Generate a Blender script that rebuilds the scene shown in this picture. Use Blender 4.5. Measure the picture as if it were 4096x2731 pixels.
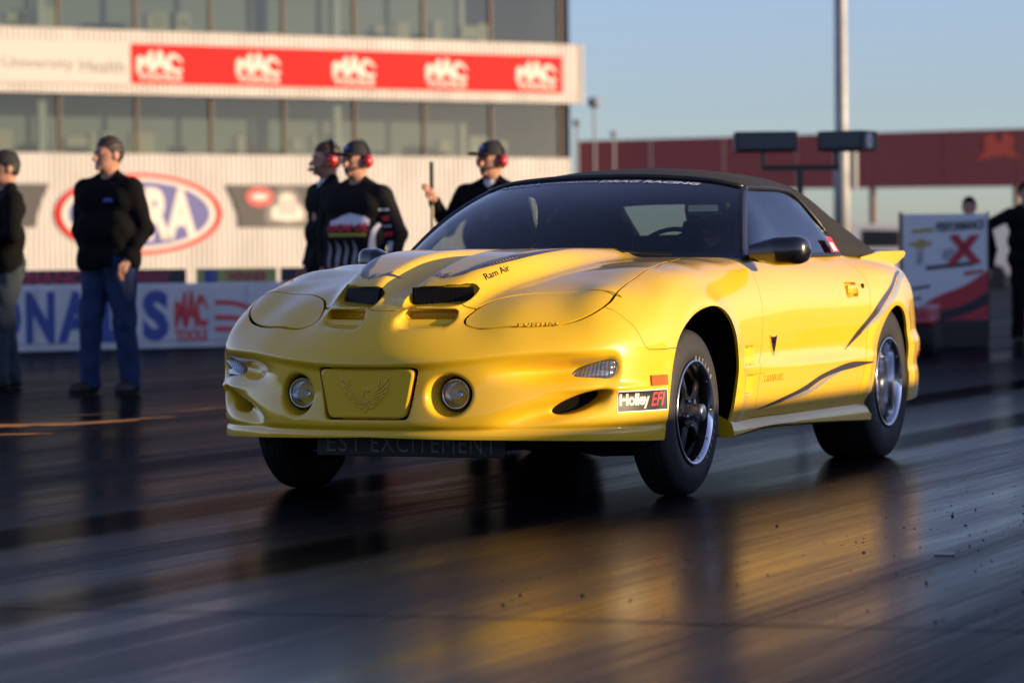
import bpy, bmesh, math, random
import numpy as np
from mathutils import Vector, Matrix
R = math.radians
random.seed(7); np.random.seed(7)
for o in list(bpy.data.objects): bpy.data.objects.remove(o)
SC = bpy.context.scene
COL = SC.collection

# ------------------------------------------------------------------ camera
# car / lane frame: +X car left, +Y rearward up the lane, Z up, front axle at Y=0
CAM_YAW, CAM_PITCH, CAM_ROLL = 0.4116, -0.0248, -0.0102
cam_d = bpy.data.cameras.new('camera'); cam = bpy.data.objects.new('camera', cam_d); COL.objects.link(cam)
cam.location = (5.3578, -11.9987, 0.9348)
_fw = Vector((-math.sin(CAM_YAW)*math.cos(CAM_PITCH), math.cos(CAM_YAW)*math.cos(CAM_PITCH), math.sin(CAM_PITCH)))
_r = Vector((math.cos(CAM_YAW), math.sin(CAM_YAW), 0)); _u = _r.cross(_fw)
_r2 = _r*math.cos(CAM_ROLL)+_u*math.sin(CAM_ROLL); _u2 = -_r*math.sin(CAM_ROLL)+_u*math.cos(CAM_ROLL)
cam.matrix_world = Matrix(((_r2.x,_u2.x,-_fw.x,cam.location.x),(_r2.y,_u2.y,-_fw.y,cam.location.y),(_r2.z,_u2.z,-_fw.z,cam.location.z),(0,0,0,1)))
cam_d.sensor_width = 36; cam_d.lens = 12913/4096*36
cam_d.clip_end = 6000
cam_d.dof.use_dof = True; cam_d.dof.focus_distance = 12.6; cam_d.dof.aperture_fstop = 3.2
SC.camera = cam

# ------------------------------------------------------------------ sky, sun, exposure
SUN_EL = R(8.0)
SUN_AZ = R(11)
SUN_DIR = Vector((math.cos(SUN_AZ)*math.cos(SUN_EL), math.sin(SUN_AZ)*math.cos(SUN_EL), math.sin(SUN_EL)))  # towards the sun
world = bpy.data.worlds.new('World'); SC.world = world; world.use_nodes = True
_nt = world.node_tree; _bg = _nt.nodes['Background']
_sky = _nt.nodes.new('ShaderNodeTexSky'); _sky.sky_type = 'NISHITA'; _sky.sun_disc = False
_sky.sun_elevation = SUN_EL; _sky.sun_rotation = math.atan2(SUN_DIR.x, SUN_DIR.y)
_sky.air_density = 0.9; _sky.dust_density = 0.4; _sky.ozone_density = 4.0
_hs = _nt.nodes.new('ShaderNodeHueSaturation'); _hs.inputs['Hue'].default_value = 0.515; _hs.inputs['Saturation'].default_value = 0.76      # thin high haze greys the whole sky
_nt.links.new(_sky.outputs[0], _hs.inputs['Color']); _wb = _nt.nodes.new('ShaderNodeMix'); _wb.data_type = 'RGBA'; _wb.blend_type = 'MULTIPLY'; _wb.inputs[0].default_value = 1; _wb.inputs[7].default_value = (1.07, 1.0, 1.08, 1)
_nt.links.new(_hs.outputs[0], _wb.inputs[6]); _nt.links.new(_wb.outputs[2], _bg.inputs[0]); _bg.inputs[1].default_value = 0.15
sun_d = bpy.data.lights.new('sun', 'SUN'); sun_o = bpy.data.objects.new('sun', sun_d); COL.objects.link(sun_o)
sun_d.energy = 5.0; sun_d.angle = R(0.6); sun_d.color = (1.0, 0.72, 0.43)
sun_o.rotation_euler = SUN_DIR.to_track_quat('Z', 'Y').to_euler(); sun_o.location = (30, 2, 12)
SC.view_settings.view_transform = 'Standard'; SC.view_settings.look = 'None'
SC.view_settings.exposure = 0.62; SC.view_settings.gamma = 1.0

# ------------------------------------------------------------------ helpers
def link(o): COL.objects.link(o); return o
def tag(o, label=None, cat=None, group=None, kind=None):
    if label: o['label'] = label
    if cat: o['category'] = cat
    if group: o['group'] = group
    if kind: o['kind'] = kind
    return o
def empty(name, loc=(0,0,0), rz=0.0, label=None, cat=None, group=None):
    o = link(bpy.data.objects.new(name, None)); o.location = loc; o.rotation_euler = (0,0,rz); o.empty_display_size = .2
    return tag(o, label, cat, group)
def mobj(name, v, f, m, parent=None, smooth=False, normals=None):
    me = bpy.data.meshes.new(name)
    me.from_pydata([tuple(map(float, p)) for p in v], [], [tuple(map(int, q)) for q in f])
    if m is not None: me.materials.append(m)
    if smooth:
        me.polygons.foreach_set('use_smooth', [True]*len(me.polygons))
    me.update()
    if normals is not None:
        me.normals_split_custom_set_from_vertices([tuple(map(float, n)) for n in normals])
    o = link(bpy.data.objects.new(name, me))
    if parent is not None: o.parent = parent
    return o
class MB:
    """collects verts / faces in python lists; build() links ONE mesh object"""
    def __init__(s): s.v = []; s.f = []
    def add(s, v, f):
        n = len(s.v); s.v += [tuple(p) for p in v]; s.f += [tuple(i+n for i in q) for q in f]; return s
    def box(s, c, d, rz=0.0, bev=0.0, M=None):
        bm = bmesh.new(); bmesh.ops.create_cube(bm, size=1)
        bmesh.ops.scale(bm, vec=d, verts=bm.verts)
        if bev: bmesh.ops.bevel(bm, geom=bm.edges[:], offset=bev, segments=2, affect='EDGES', profile=.6)
        mm = Matrix.Translation(c) @ Matrix.Rotation(rz, 4, 'Z') if M is None else Matrix.Translation(c) @ M
        bm.transform(mm); bm.verts.index_update()
        s.add([v.co[:] for v in bm.verts], [[v.index for v in f.verts] for f in bm.faces]); bm.free(); return s
    def tube(s, pts, rad, n=8, cap=True):
        pts = [Vector(p) for p in pts]; rr = rad if isinstance(rad, (list, tuple)) else [rad]*len(pts)
        ref = None; base = len(s.v); vs = []
        for i, p in enumerate(pts):
            t = (pts[min(i+1, len(pts)-1)]-pts[max(i-1, 0)]).normalized()
            if ref is None: ref = t.orthogonal().normalized()
            ref = (ref - t*ref.dot(t)).normalized(); b = t.cross(ref)
            for k in range(n):
                a = 2*math.pi*k/n; vs.append(p+(ref*math.cos(a)+b*math.sin(a))*rr[i])
        fs = []
        for i in range(len(pts)-1):
            for k in range(n):
                k2 = (k+1) % n; fs.append((i*n+k, i*n+k2, (i+1)*n+k2, (i+1)*n+k))
        if cap: fs.append(tuple(range(n-1, -1, -1))); fs.append(tuple((len(pts)-1)*n+k for k in range(n)))
        return s.add(vs, fs)
    def lathe(s, prof, n=48, M=None, closed=False):
        """prof: list of (r, h) about local Z; M maps local to target"""
        vs = []; fs = []
        for k in range(n):
            a = 2*math.pi*k/n
            for r, h in prof:
                p = Vector((r*math.cos(a), r*math.sin(a), h)); vs.append(M @ p if M else p)
        m = len(prof)
        for k in range(n):
            k2 = (k+1) % n
            for j in range(m-1 if not closed else m):
                j2 = (j+1) % m; fs.append((k*m+j, k2*m+j, k2*m+j2, k*m+j2))
        return s.add(vs, fs)
    def prism(s, poly, M, d):
        """2D polygon extruded by d along local Z"""
        n = len(poly); vs = [M @ Vector((x, y, 0)) for x, y in poly]+[M @ Vector((x, y, d)) for x, y in poly]
        fs = [tuple(range(n-1, -1, -1)), tuple(range(n, 2*n))]+[(i, (i+1) % n, n+(i+1) % n, n+i) for i in range(n)]
        return s.add(vs, fs)
    def build(s, name, m, parent=None, smooth=False, angle=None):
        o = mobj(name, s.v, s.f, m, parent, smooth)
        if smooth and angle is not None:
            o.data.set_sharp_from_angle(angle=angle)
        return o
def grid_faces(nu, nv, wrap=False):
    return [(i*nv+j, (i+1)*nv+j, (i+1)*nv+j+1, i*nv+j+1) for i in range(nu-1) for j in range(nv-1)]
def frame(o, ex, ey):
    ex = Vector(ex).normalized(); ey = Vector(ey); ey = (ey-ex*ey.dot(ex)).normalized(); ez = ex.cross(ey); o = Vector(o)
    return Matrix(((ex.x,ey.x,ez.x,o.x),(ex.y,ey.y,ez.y,o.y),(ex.z,ey.z,ez.z,o.z),(0,0,0,1)))

def text_mesh(txt, size=1.0, shear=0.0, offset=0.0, extrude=0.0, space=1.0, res=3):
    cu = bpy.data.curves.new('t', 'FONT'); cu.body = txt; cu.size = size; cu.shear = shear; cu.offset = offset
    cu.extrude = extrude; cu.space_character = space; cu.resolution_u = res; cu.align_x = 'CENTER'; cu.align_y = 'CENTER'
    ob = bpy.data.objects.new('t', cu); COL.objects.link(ob)
    bpy.context.view_layer.update()
    dg = bpy.context.evaluated_depsgraph_get(); me = bpy.data.meshes.new_from_object(ob.evaluated_get(dg))
    v = np.array([q.co[:] for q in me.vertices]).reshape(-1, 3); f = [tuple(q.vertices) for q in me.polygons]
    bpy.data.objects.remove(ob); bpy.data.curves.remove(cu); bpy.data.meshes.remove(me)
    return v, f
def text_fit(txt, w, h, **k):
    v, f = text_mesh(txt, 1.0, **k)
    lo, hi = v.min(0), v.max(0); c = (lo+hi)/2; d = hi-lo
    v = v-c; v[:, 0] *= w/d[0]; v[:, 1] *= h/d[1]
    return v, f

# ------------------------------------------------------------------ materials
MATS = {}
def mat(name, col=(.5,.5,.5), rough=.5, metal=0.0, **kw):
    if name in MATS: return MATS[name]
    m = bpy.data.materials.new(name); m.use_nodes = True; b = m.node_tree.nodes['Principled BSDF']
    b.inputs['Base Color'].default_value = (*col, 1); b.inputs['Roughness'].default_value = rough; b.inputs['Metallic'].default_value = metal
    for k, v in kw.items(): b.inputs[k.replace('_', ' ')].default_value = v
    MATS[name] = m; return m
def nodes(m): return m.node_tree.nodes, m.node_tree.links, m.node_tree.nodes['Principled BSDF']
def noisy(name, c1, c2, scale=6.0, rough=(.5,.7), bump=0.0, coords='Object', stretch=(1,1,1), detail=6, metal=0.0, **kw):
    if name in MATS: return MATS[name]
    m = mat(name, c1, rough[0], metal, **kw); N, L, b = nodes(m)
    tc = N.new('ShaderNodeTexCoord'); mp = N.new('ShaderNodeMapping'); mp.inputs['Scale'].default_value = stretch
    nz = N.new('ShaderNodeTexNoise'); nz.inputs['Scale'].default_value = scale; nz.inputs['Detail'].default_value = detail
    L.new(tc.outputs[coords], mp.inputs[0]); L.new(mp.outputs[0], nz.inputs['Vector'])
    mx = N.new('ShaderNodeMix'); mx.data_type = 'RGBA'; mx.inputs[6].default_value = (*c1, 1); mx.inputs[7].default_value = (*c2, 1)
    rp = N.new('ShaderNodeMapRange'); rp.inputs[1].default_value = .3; rp.inputs[2].default_value = .7
    L.new(nz.outputs[0], rp.inputs[0]); L.new(rp.outputs[0], mx.inputs[0]); L.new(mx.outputs[2], b.inputs['Base Color'])
    mr = N.new('ShaderNodeMapRange'); mr.inputs[1].default_value = .3; mr.inputs[2].default_value = .7
    mr.inputs[3].default_value = rough[0]; mr.inputs[4].default_value = rough[1]
    L.new(nz.outputs[0], mr.inputs[0]); L.new(mr.outputs[0], b.inputs['Roughness'])
    if bump:
        bp = N.new('ShaderNodeBump'); bp.inputs['Strength'].default_value = bump; bp.inputs['Distance'].default_value = .02
        L.new(nz.outputs[0], bp.inputs['Height']); L.new(bp.outputs[0], b.inputs['Normal'])
    return m
M_BLACK = mat('black_plastic', (.012,.012,.013), .35)
M_DARK = mat('underbody_and_shade_black', (.005,.005,.005), .9, Specular_IOR_Level=.1)  # black of the underbody and of the sheets standing in for shade
M_WHITE = mat('white_print', (.8,.8,.78), .5)
# ------------------------------------------------------------------ car body as a smooth implicit solid
def cubic1(xk, yk, x):
    """natural-ish Catmull-Rom / pchip mix on arbitrary knots"""
    xk = np.asarray(xk, float); yk = np.asarray(yk, float); h = np.diff(xk); d = np.diff(yk)/h
    m = np.zeros_like(yk); m[0] = d[0]; m[-1] = d[-1]
    m[1:-1] = (d[:-1]*h[1:]+d[1:]*h[:-1])/(h[:-1]+h[1:])
    x = np.clip(x, xk[0], xk[-1]); i = np.clip(np.searchsorted(xk, x)-1, 0, len(xk)-2)
    t = (x-xk[i])/h[i]; t2 = t*t; t3 = t2*t
    return (2*t3-3*t2+1)*yk[i]+(t3-2*t2+t)*h[i]*m[i]+(-2*t3+3*t2)*yk[i+1]+(t3-t2)*h[i]*m[i+1]
class Grid2:
    """one or more smooth functions tabulated on a plan grid; cubic B-spline lookup (C2)"""
    def __init__(s, f, x0, x1, y0, y1, h):
        s.x0, s.y0, s.h = x0-2*h, y0-2*h, h
        s.nx = int(round((x1-x0)/h))+5; s.ny = int(round((y1-y0)/h))+5
        X, Y = np.meshgrid(s.x0+h*np.arange(s.nx), s.y0+h*np.arange(s.ny), indexing='ij'); g = f(X, Y)
        s.g = [q.ravel().astype(np.float64) for q in (g if isinstance(g, (list, tuple)) else [g])]
    def __call__(s, x, y, lin=False):
        u = np.clip((x-s.x0)/s.h, 1, s.nx-2.001); v = np.clip((y-s.y0)/s.h, 1, s.ny-2.001)
        i = u.astype(np.int32); j = v.astype(np.int32); a = u-i; b = v-j; k0 = i*s.ny+j
        if lin:
            w = (1-a)*(1-b), (1-a)*b, a*(1-b), a*b; ks = (k0, k0+1, k0+s.ny, k0+s.ny+1)
            out = [sum(w[q]*g[ks[q]] for q in range(4)) for g in s.g]
        else:
            def W(t):
                t2 = t*t; t3 = t2*t; c = 1-t
                return (c*c*c/6, (3*t3-6*t2+4)/6, (-3*t3+3*t2+3*t+1)/6, t3/6)
            wa, wb = W(a), W(b); out = [0]*len(s.g)
            for k in range(4):
                for l in range(4):
                    kk = k0+((k-1)*s.ny+l-1); w = wa[k]*wb[l]
                    for n, g in enumerate(s.g): out[n] = out[n]+w*g[kk]
        return out if len(out) > 1 else out[0]
OUT = np.array([(0,-1.125),(.15,-1.112),(.32,-1.067),(.48,-.993),(.62,-.897),(.75,-.785),(.84,-.665),(.90,-.53),(.932,-.38),(.942,-.2),(.938,0),(.934,.3),
  (.936,.7),(.942,1.2),(.945,1.7),(.948,2.2),(.950,2.6),(.930,2.90),(.878,3.20),(.79,3.45),(.66,3.65),(.48,3.76),(.25,3.81),(0,3.82)])
def spl(P, n):
    P = np.asarray(P, float); t = np.r_[0, np.cumsum(np.linalg.norm(np.diff(P, axis=0), axis=1))]
    tt = np.linspace(0, t[-1], n); return np.stack([cubic1(t, P[:, k], tt) for k in range(P.shape[1])], 1)
_o = spl(np.concatenate([OUT[3:0:-1]*[-1, 1], OUT, OUT[-2:-5:-1]*[-1, 1]]), 1900); _o = _o[(_o[:, 0] >= 0)]; _o = _o[(_o[:, 1] > -9)]; _o[0, 0] = 0; _o[-1, 0] = 0
_os = np.r_[0, np.cumsum(np.linalg.norm(np.diff(_o, axis=0), axis=1))]
_full = np.concatenate([_o, (_o*[-1, 1])[::-1][1:-1]])
def _outline(X, Y):
    P = np.stack([np.abs(X).ravel(), Y.ravel()], 1); D = np.empty(len(P)); S = np.empty(len(P))
    q = _o[::3]; qs = _os[::3]
    for a in range(0, len(P), 4000):
        d2 = ((P[a:a+4000, None]-q[None])**2).sum(2); k = d2.argmin(1)
        # refine on the neighbouring segments
        best = np.full(len(k), 1e9); bs = np.zeros(len(k)); sg = np.ones(len(k))
        for dk in (-1, 0):
            i0 = np.clip(k+dk, 0, len(q)-2); A = q[i0]; B = q[i0+1]; e = B-A; w = P[a:a+4000]-A
            t = np.clip((w*e).sum(1)/(e*e).sum(1), 0, 1); r = w-e*t[:, None]; dd = np.hypot(r[:, 0], r[:, 1])
            c = e[:, 0]*w[:, 1]-e[:, 1]*w[:, 0]; m = dd < best
            best = np.where(m, dd, best); bs = np.where(m, qs[i0]+t*(qs[i0+1]-qs[i0]), bs); sg = np.where(m, np.sign(-c), sg)
        D[a:a+4000] = best*sg; S[a:a+4000] = bs
    return D.reshape(X.shape), S.reshape(X.shape)
def s_of_y(y): return float(np.interp(y, _o[:, 1], _os))
# --- wrap-around side profile: inward/outward offset by (station, height)
ZK = [.14,.20,.24,.28,.32,.38,.44,.48,.51,.54,.58,.64,.70,.76,.82,.88,.94]
ST = [  # station s, offsets
 (0.00, [-.03,-.028,-.025,-.012,-.004,0,0,0,0,0,0,-.03,-.08,-.15,-.25,-.35,-.45]),
 (0.33, [-.03,-.028,-.022,-.010,-.004,0,0,0,0,0,0,-.03,-.08,-.15,-.25,-.35,-.45]),
 (0.75, [-.03,-.025,-.014,-.006,-.002,0,0.0,0,0,0,0,-.022,-.065,-.13,-.22,-.32,-.42]),
 (1.00, [-.03,-.018,-.006,-.004,-.002,0,0.0,0,0,0,0,-.012,-.045,-.10,-.18,-.28,-.38]),
 (1.20, [-.03,-.012,-.004,-.002,0,0,0,0,0,0,-.002,-.012,-.030,-.07,-.13,-.22,-.32]),
 (1.45, [-.03,-.012,-.004,-.002,0,0,0,0,0,0,0,-.004,-.014,-.034,-.075,-.15,-.25]),
 (s_of_y(0.0), [-.03,-.012,-.006,-.004,0,0,0,0,0,0,0,0,-.004,-.014,-.042,-.095,-.19]),
 (s_of_y(0.35), [-.05,-.04,-.03,-.02,-.012,-.006,-.002,0,0,0,0,0,-.004,-.014,-.040,-.085,-.17]),
 (s_of_y(0.7), [-.07,-.055,-.045,-.035,-.022,-.010,-.003,0,-.004,-.009,-.010,-.010,-.012,-.020,-.040,-.078,-.14]),
 (s_of_y(1.2), [-.08,-.06,-.05,-.040,-.026,-.010,-.003,0,-.012,-.019,-.019,-.018,-.018,-.024,-.042,-.078,-.14]),
 (s_of_y(1.8), [-.08,-.06,-.05,-.040,-.026,-.010,-.003,0,-.012,-.018,-.018,-.016,-.016,-.022,-.040,-.078,-.14]),
 (s_of_y(2.2), [-.08,-.06,-.05,-.040,-.026,-.010,-.003,0,-.006,-.008,-.008,-.006,-.006,-.012,-.032,-.075,-.15]),
 (s_of_y(2.6), [-.06,-.05,-.03,-.02,-.01,0,0,0,0,.002,.004,.006,.006,.002,-.014,-.050,-.14]),
 (s_of_y(3.0), [-.05,-.03,-.01,0,.004,.004,-.004,.006,.01,.008,-.004,-.004,-.004,-.008,-.026,-.065,-.15]),
 (s_of_y(3.3), [-.05,-.03,-.01,0,.004,.004,-.004,.008,.012,.01,-.006,-.012,-.02,-.03,-.05,-.10,-.19]),
 (_os[-1], [-.05,-.03,-.01,0,.004,.004,.004,.008,.012,.01,-.006,-.012,-.02,-.03,-.05,-.10,-.19])]
def _prof(Sg, Zg):
    s1 = Sg[:, 0]; z1 = Zg[0]
    rows = np.stack([cubic1(ZK, r[1], z1) for r in ST])             # station x z
    sk = [r[0] for r in ST]
    return np.stack([cubic1(sk, rows[:, j], s1) for j in range(rows.shape[1])], 1)
G_P = Grid2(_prof, 0, float(_os[-1]), .12, 1.0, .01)
# --- top surface by thin-plate spline through measured points (mirrored)
TOPP = [(0,-1.14,.575),(0,-1.10,.622),(0,-1.04,.678),(0,-.97,.732),(0,-.92,.762),(0,-.82,.800),(0,-.7,.818),(0,-.5,.862),(0,-.3,.898),(0,0,.930),(0,.3,.945),(0,.6,.950),
 (.2,-1.115,.58),(.2,-1.0,.678),(.2,-.9,.745),(.2,-.75,.795),(.2,-.5,.855),
 (.32,-1.08,.575),(.32,-.97,.66),(.315,-.88,.712),(.32,-.78,.765),(.32,-.65,.812),(.4,-.45,.853),(.4,-.1,.900),(.4,.25,.930),(.4,.6,.948),
 (.48,-.98,.600),(.48,-.87,.688),(.48,-.74,.765),(.48,-.6,.815),
 (.62,-.88,.620),(.62,-.77,.695),(.62,-.65,.763),(.62,-.5,.822),(.62,-.3,.868),(.62,0,.912),(.62,.3,.930),(.62,.6,.940),
 (.75,-.74,.660),(.75,-.64,.745),(.765,-.50,.817),(.74,-.3,.858),(.74,-.1,.900),(.73,.2,.926),(.74,.5,.932),(.75,.8,.940),
 (.86,-.5,.742),(.86,-.3,.80),(.86,0,.872),(.86,.3,.890),(.86,.6,.900),
 (.80,1.2,.948),(.80,1.8,.950),(.80,2.2,.952),(0,1.5,.95),(.4,1.5,.95),(.4,2.3,.955),(0,2.3,.955),
 (.75,2.6,.945),(.87,2.6,.925),(.87,3.0,.895),(.87,1.2,.90),(.87,1.8,.90),(.87,2.2,.905),(.4,2.8,.95),(0,2.8,.95),(.75,3.0,.938),(.4,3.2,.93),(0,3.2,.93),(.7,3.35,.89),(.3,3.6,.89),(0,3.8,.86)]
def _tps(P):
    P = np.array(P); Q = np.concatenate([P, P[P[:, 0] > 0]*[-1, 1, 1]]); n = len(Q)
    d = np.hypot(Q[:, None, 0]-Q[None, :, 0], Q[:, None, 1]-Q[None, :, 1])
    K = np.where(d > 0, d*d*np.log(d+1e-12), 0)+np.eye(n)*2e-3
    A = np.zeros((n+3, n+3)); A[:n, :n] = K; A[:n, n] = 1; A[:n, n+1:] = Q[:, :2]; A[n:, :n] = A[:n, n:].T
    w = np.linalg.solve(A, np.r_[Q[:, 2], 0, 0, 0])
    def f(X, Y):
        out = w[n]+w[n+1]*X+w[n+2]*Y
        for i in range(n):
            r2 = (X-Q[i, 0])**2+(Y-Q[i, 1])**2; out = out+w[i]*.5*r2*np.log(r2+1e-12)
        return out
    return f
_H0 = _tps(TOPP)
def sstep(a, b, x):
    t = np.clip((x-a)/(b-a), 0, 1); return t*t*t*(t*(6*t-15)+10)
def _bulge(X, Y):
    X = np.abs(X)
    ztop = cubic1([-1.2,-1.0,-.93,-.80,-.745,-.68,-.55,-.4,-.2,0,.3,.6,1.0], [.60,.70,.762,.857,.876,.892,.924,.955,.977,.985,.987,.984,.97], Y)
    xo = cubic1([-1,-.82,-.6,-.3,0,.5,1], [.31,.33,.385,.44,.465,.48,.48], Y)
    wi = sstep(.012, .115, X); wo = 1-sstep(xo-.155, xo, X)
    ends = sstep(-.96, -.84, Y)
    return ztop, wi*wo*ends
def _top(X, Y):
    h = _H0(X, Y); zt, w = _bulge(X, Y); return h+np.maximum(zt-h, 0)*w
G_DST = Grid2(lambda X, Y: (*_outline(X, Y), _top(X, Y)), -.1, 1.1, -1.3, 4.0, .0125)
def smax(a, b, k):
    h = np.maximum(k-np.abs(a-b), 0)/k; return np.maximum(a, b)+h*h*h*k/6
def smin(a, b, k): return -smax(-a, -b, k)
def gauss(x, w): return np.exp(-(x/w)**2)
def rbox(p, d, r):
    q = [np.abs(a)-b+r for a, b in zip(p, d)]
    return np.sqrt(sum(np.maximum(a, 0)**2 for a in q))+np.minimum(np.maximum(np.maximum(q[0], q[1]), q[2]), 0)-r
FOG = (.320, -1.0, .440)
def BODY(x, y, z, pre=None, lin=False):
    xa = np.abs(x)
    d2, s, tp = G_DST(xa, y) if pre is None else pre
    off = G_P(s, z, lin)
    m = np.flatnonzero(s < 1.5)
    if len(m):
        s_, z_ = s[m], z[m]; front = 1-sstep(1.1, 1.45, s_)
        # bumper ridge (beak line): dips to the centre, fades out by the corner; face below it is recessed
        rr = .556+.05*sstep(0, .75, s_)-z_; amp = .020*(1-sstep(.72, 1.0, s_))
        o = -amp*sstep(-.004, .045, rr)*(1-sstep(.10, .26, rr))*front
        # channels that run out into turn signal and lower duct, with the blade between them
        o = o-(.062*sstep(.40, .80, s_)*(1-sstep(.955, 1.03, s_)))*gauss(z_-(.518+.012*sstep(.6, 1, s_)), .036)
        o = o-(.050*sstep(.42, .76, s_)*(1-sstep(.90, 1.0, s_)))*gauss(z_-(.398+.22*(s_-.84)), .034)
        o = o+.012*gauss(s_-.93, .2)*gauss(z_-.452, .016)
        # chin: crease and flared lip
        o = o-.009*front*gauss(z_-.304, .012)+.002*front*gauss(z_-.262, .02)
        off[m] += o
    # soft flare around the wheel openings
    for yc, zc, rc in ((.06, .33, .44), (2.568, .34, .39)):
        m = np.flatnonzero((np.abs(y-yc) < .62) & (xa > .6))
        if len(m): off[m] += .011*gauss(np.hypot(y[m]-yc, z[m]-zc)-rc, .05)*sstep(.2, .4, z[m])
    side = d2-off
    f = smax(side, (z-tp)*.86, .03+.045*(1-sstep(1.1, 1.45, s)))
    m = np.flatnonzero((y < -.62) & (xa < .42) & (z > .64))
    if len(m):
        X, Y, Z = xa[m], y[m], z[m]; g = f[m]
        # nostrils under the hood edge
        g = smax(g, -rbox((X-.175, (Y+.985)+(X-.175)*-.38, (Z-.742)-(Y+.985)*.12), (.104, .080, .054), .034), .026)
        g = smax(g, -rbox((X-.178, (Y+.90)-(X-.178)*.40, Z-.7370), (.096, .086, .0180), .0178), .016)
        # hood scoop mouths
        f[m] = smax(g, -rbox((X-.173, (Y+.855)-(X-.173)*.52, Z-.801-(Y+.855)*.14), (.117, .118, .0325), .030), .009)
    m = np.flatnonzero((y < -.9) & (xa < .46) & (z < .58))
    if len(m):
        X, Y, Z = xa[m], y[m], z[m]; g = f[m]
        # fog lamp bores, plate pocket
        br = np.sqrt(((X-.322)*.97)**2+(Z-.437)**2)-(.083-(Y+1.07)*.18)
        g = smax(g, -np.maximum(br, Y+.955), .020)
        hw = .190+(Z-.44)*.19
        f[m] = smax(g, -smax(smax(X-hw, np.abs(Z-.443)-.098, .03), Y+1.066-.32*X*X, .004), .008)
    m = np.flatnonzero((s > .6) & (s < 1.05) & (z < .46))
    if len(m):   # lower duct hole
        q = np.sqrt(((s[m]-.855)/.115)**2+((z[m]-.402-(s[m]-.855)*.28)/.031)**2)-1
        f[m] = smax(f[m], -np.maximum(q*.03, -d2[m]-.17), .018)
    m = np.flatnonzero((y > .44) & (y < .78) & (z < .62) & (xa > .8))
    if len(m):   # fender gills
        Y, Z = y[m], z[m]; g = f[m]
        for zc in (.536, .418):
            w0 = Y-.535-(Z-zc)*.2; dep = .024*(1-sstep(.0, .15, w0))
            g = smax(g, -smax(smax(np.abs(Z-zc)-.037, -w0, .012), -side[m]-dep, .004), .010)
        f[m] = g
    m = np.flatnonzero((y > 1.88) & (y < 2.16) & (z > .7) & (xa > .8))
    if len(m):   # door handle pocket
        f[m] = smax(f[m], -rbox((side[m], y[m]-2.015-(z[m]-.79)*.25, z[m]-.79), (.03, .080, .030), .012), .006)
    return f
def grad(F, V, e=6e-4):
    g = np.stack([F(V[:, 0]+e, V[:, 1], V[:, 2])-F(V[:, 0]-e, V[:, 1], V[:, 2]),
                  F(V[:, 0], V[:, 1]+e, V[:, 2])-F(V[:, 0], V[:, 1]-e, V[:, 2]),
                  F(V[:, 0], V[:, 1], V[:, 2]+e)-F(V[:, 0], V[:, 1], V[:, 2]-e)], 1)/(2*e)
    return g
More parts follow.
